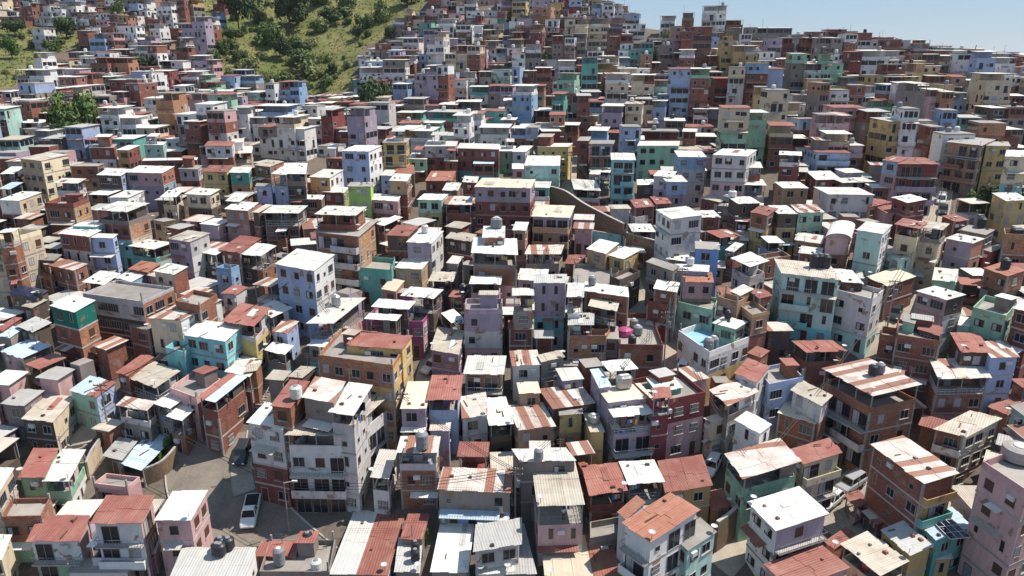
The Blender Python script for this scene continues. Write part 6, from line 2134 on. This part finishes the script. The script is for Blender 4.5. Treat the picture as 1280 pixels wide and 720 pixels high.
MARK = [(265, 440, 'turquoise house'), (455, 465, 'long orange house'), (688, 375, 'slim lilac tower'), (449, 240, 'lime green house'), (885, 320, 'deep blue house'), (512, 415, 'magenta house'), (1262, 640, 'pink apartment block'), (378, 565, 'white apartment block'), (850, 290, 'white corner house'),
        (890, 435, 'blue roof terrace'), (1150, 212, 'dark red house by the road'), (1048, 300, 'barrel vaulted house'), (815, 640, 'terracotta roofed house'), (1010, 390, 'teal balcony block'), (382, 355, 'pale blue white block'), (1090, 490, 'fanned rusty roof'), (798, 420, 'tank terrace'), (626, 250, 'lilac over brick block'),
        (782, 215, 'slim turquoise house'), (97, 150, 'large round tree'), (470, 130, 'dark tree'), (362, 15, 'biggest hill tree'), (30, 320, 'cream blank flank house'), (212, 640, 'pink street house'), (1140, 590, 'ochre ended brick house'), (1217, 50, 'radio mast'), (745, 275, 'curved retaining wall'), (1175, 235, 'straight road'), (502, 185, 'ochre block'), (148, 255, 'turquoise based house'), (460, 625, 'lamp post'), (720, 520, 'lilac tank house')]
for s in single:
    pp = s['poly2']; s['c'] = ((pp[0][0] + pp[1][0]) / 2, (pp[0][1] + pp[1][1]) / 2 + 8); s['desc'] = desc(s)
used = set()
def rel(dx, dy):
    if abs(dx) > 1.6 * abs(dy): return 'left of' if dx < 0 else 'right of'
    if abs(dy) > 1.6 * abs(dx): return 'behind' if dy < 0 else 'in front of'
    return ('behind and left of' if dx < 0 else 'behind and right of') if dy < 0 else ('below and left of' if dx < 0 else 'below and right of')
byd = {}
for s in single: byd.setdefault(s['desc'], []).append(s)
ORD = ['', 'second ', 'third ', 'fourth ', 'fifth ', 'sixth ', 'seventh ', 'eighth ', 'ninth ']
for s in single:
    if s['name']: lab = s['name']
    else:
        cand = []
        for (mx, my, nm) in sorted(MARK, key=lambda m: (m[0] - s['c'][0]) ** 2 + (m[1] - s['c'][1]) ** 2)[:14]:
            dx, dy = s['c'][0] - mx, s['c'][1] - my
            if dx * dx + dy * dy < 120: continue
            r_ = rel(dx, dy)
            same = sorted((t for t in byd[s['desc']] if not t['name'] and rel(t['c'][0] - mx, t['c'][1] - my) == r_), key=lambda t: (t['c'][0] - mx) ** 2 + (t['c'][1] - my) ** 2)
            k = same.index(s)
            if k < len(ORD):
                cand.append((k * 80 + math.hypot(dx, dy), f"{ORD[k]}{s['desc']} {r_} the {nm}"))
        cand.sort(); lab = next((c for _, c in cand if c not in used and len(c.replace('-', ' ').split()) <= 16), min((c for _, c in cand), key=len) if cand else s['desc'])
    used.add(lab)
    tag(s['root'], lab, 'house', 'houses on the hillside')

KW = dict(W='white', G='grey', R='red', S='rust striped', E='dirty beige', C='concrete')
for s in SHEDS: s['c2'] = proj((s['x'], s['y'], s['z'] + 1.5))[:2]; s['desc'] = f"{WORD[s['c']]} shed with {KW[s['rc']]} roof"
byd = {}
for s in SHEDS: byd.setdefault(s['desc'], []).append(s)
for s in SHEDS:
    cand = []
    for (mx, my, nm) in sorted(MARK, key=lambda m: (m[0] - s['c2'][0]) ** 2 + (m[1] - s['c2'][1]) ** 2)[:8]:
        dx, dy = s['c2'][0] - mx, s['c2'][1] - my
        r_ = rel(dx, dy)
        same = sorted((t for t in byd[s['desc']] if rel(t['c2'][0] - mx, t['c2'][1] - my) == r_), key=lambda t: (t['c2'][0] - mx) ** 2 + (t['c2'][1] - my) ** 2)
        k = same.index(s)
        if k < len(ORD): cand.append((k * 80 + math.hypot(dx, dy), f"{ORD[k]}{'large ' if s['H'] > 4 else 'low '}{s['desc']} {r_} the {nm}"))
    cand.sort(); lab = next((c for _, c in cand if c not in used and len(c.replace('-', ' ').split()) <= 16), cand[0][1])
    used.add(lab); tag(s['root'], lab)

# ------------------------------------------------------------------ the air over the valley
HAZE = .00006
if HAZE > 0:
    hm = MB(); hmat = bpy.data.materials.new('haze'); hmat.use_nodes = True
    nt = hmat.node_tree; nt.nodes.remove(nt.nodes['Principled BSDF'])
    pv = nt.nodes.new('ShaderNodeVolumePrincipled'); pv.inputs['Color'].default_value = (.86, .90, 1.0, 1); pv.inputs['Density'].default_value = HAZE; pv.inputs['Anisotropy'].default_value = .3
    nt.links.new(pv.outputs[0], nt.nodes['Material Output'].inputs['Volume'])
    hm.box(-7000, -7000, -27, 7000, 7000, 140, hmat)
    tag(hm.build('haze'), None, None, None, 'stuff')
SC.cycles.volume_bounces = 0; SC.cycles.volume_step_rate = 10
# ------------------------------------------------------------------ daylight
AZ, EL = R(72), R(58)
w = bpy.data.worlds.new('World'); SC.world = w; w.use_nodes = True
nt = w.node_tree; bg = nt.nodes['Background']
sky = nt.nodes.new('ShaderNodeTexSky'); sky.sky_type = 'NISHITA'; sky.sun_disc = False
sky.sun_elevation = EL; sky.sun_rotation = AZ; sky.altitude = 200; sky.air_density = 1.0; sky.dust_density = 0.0; sky.ozone_density = 3.0
mx = nt.nodes.new('ShaderNodeMix'); mx.data_type = 'RGBA'; mx.inputs[0].default_value = .72; nt.links.new(sky.outputs[0], mx.inputs[6]); mx.inputs[7].default_value = (2.3, 3.45, 4.95, 1)
nt.links.new(mx.outputs[2], bg.inputs[0]); bg.inputs[1].default_value = .105
sd = bpy.data.lights.new('sun', 'SUN'); sd.energy = 5.0; sd.angle = R(.5); sd.color = (1.0, .93, .82)
so = bpy.data.objects.new('sun', sd); C.objects.link(so)
dv = Vector((math.sin(AZ) * math.cos(EL), math.cos(AZ) * math.cos(EL), math.sin(EL)))
so.rotation_euler = dv.to_track_quat('Z', 'Y').to_euler(); so.location = dv * 300
SC.view_settings.view_transform = 'Standard'; SC.view_settings.look = 'None'; SC.view_settings.exposure = 0.35; SC.view_settings.gamma = 1.0
SC.render.engine = 'CYCLES'
SC.cycles.max_bounces = 5; SC.cycles.diffuse_bounces = 3; SC.cycles.glossy_bounces = 2; SC.cycles.transmission_bounces = 1; SC.cycles.transparent_max_bounces = 2
SC.cycles.use_denoising = True
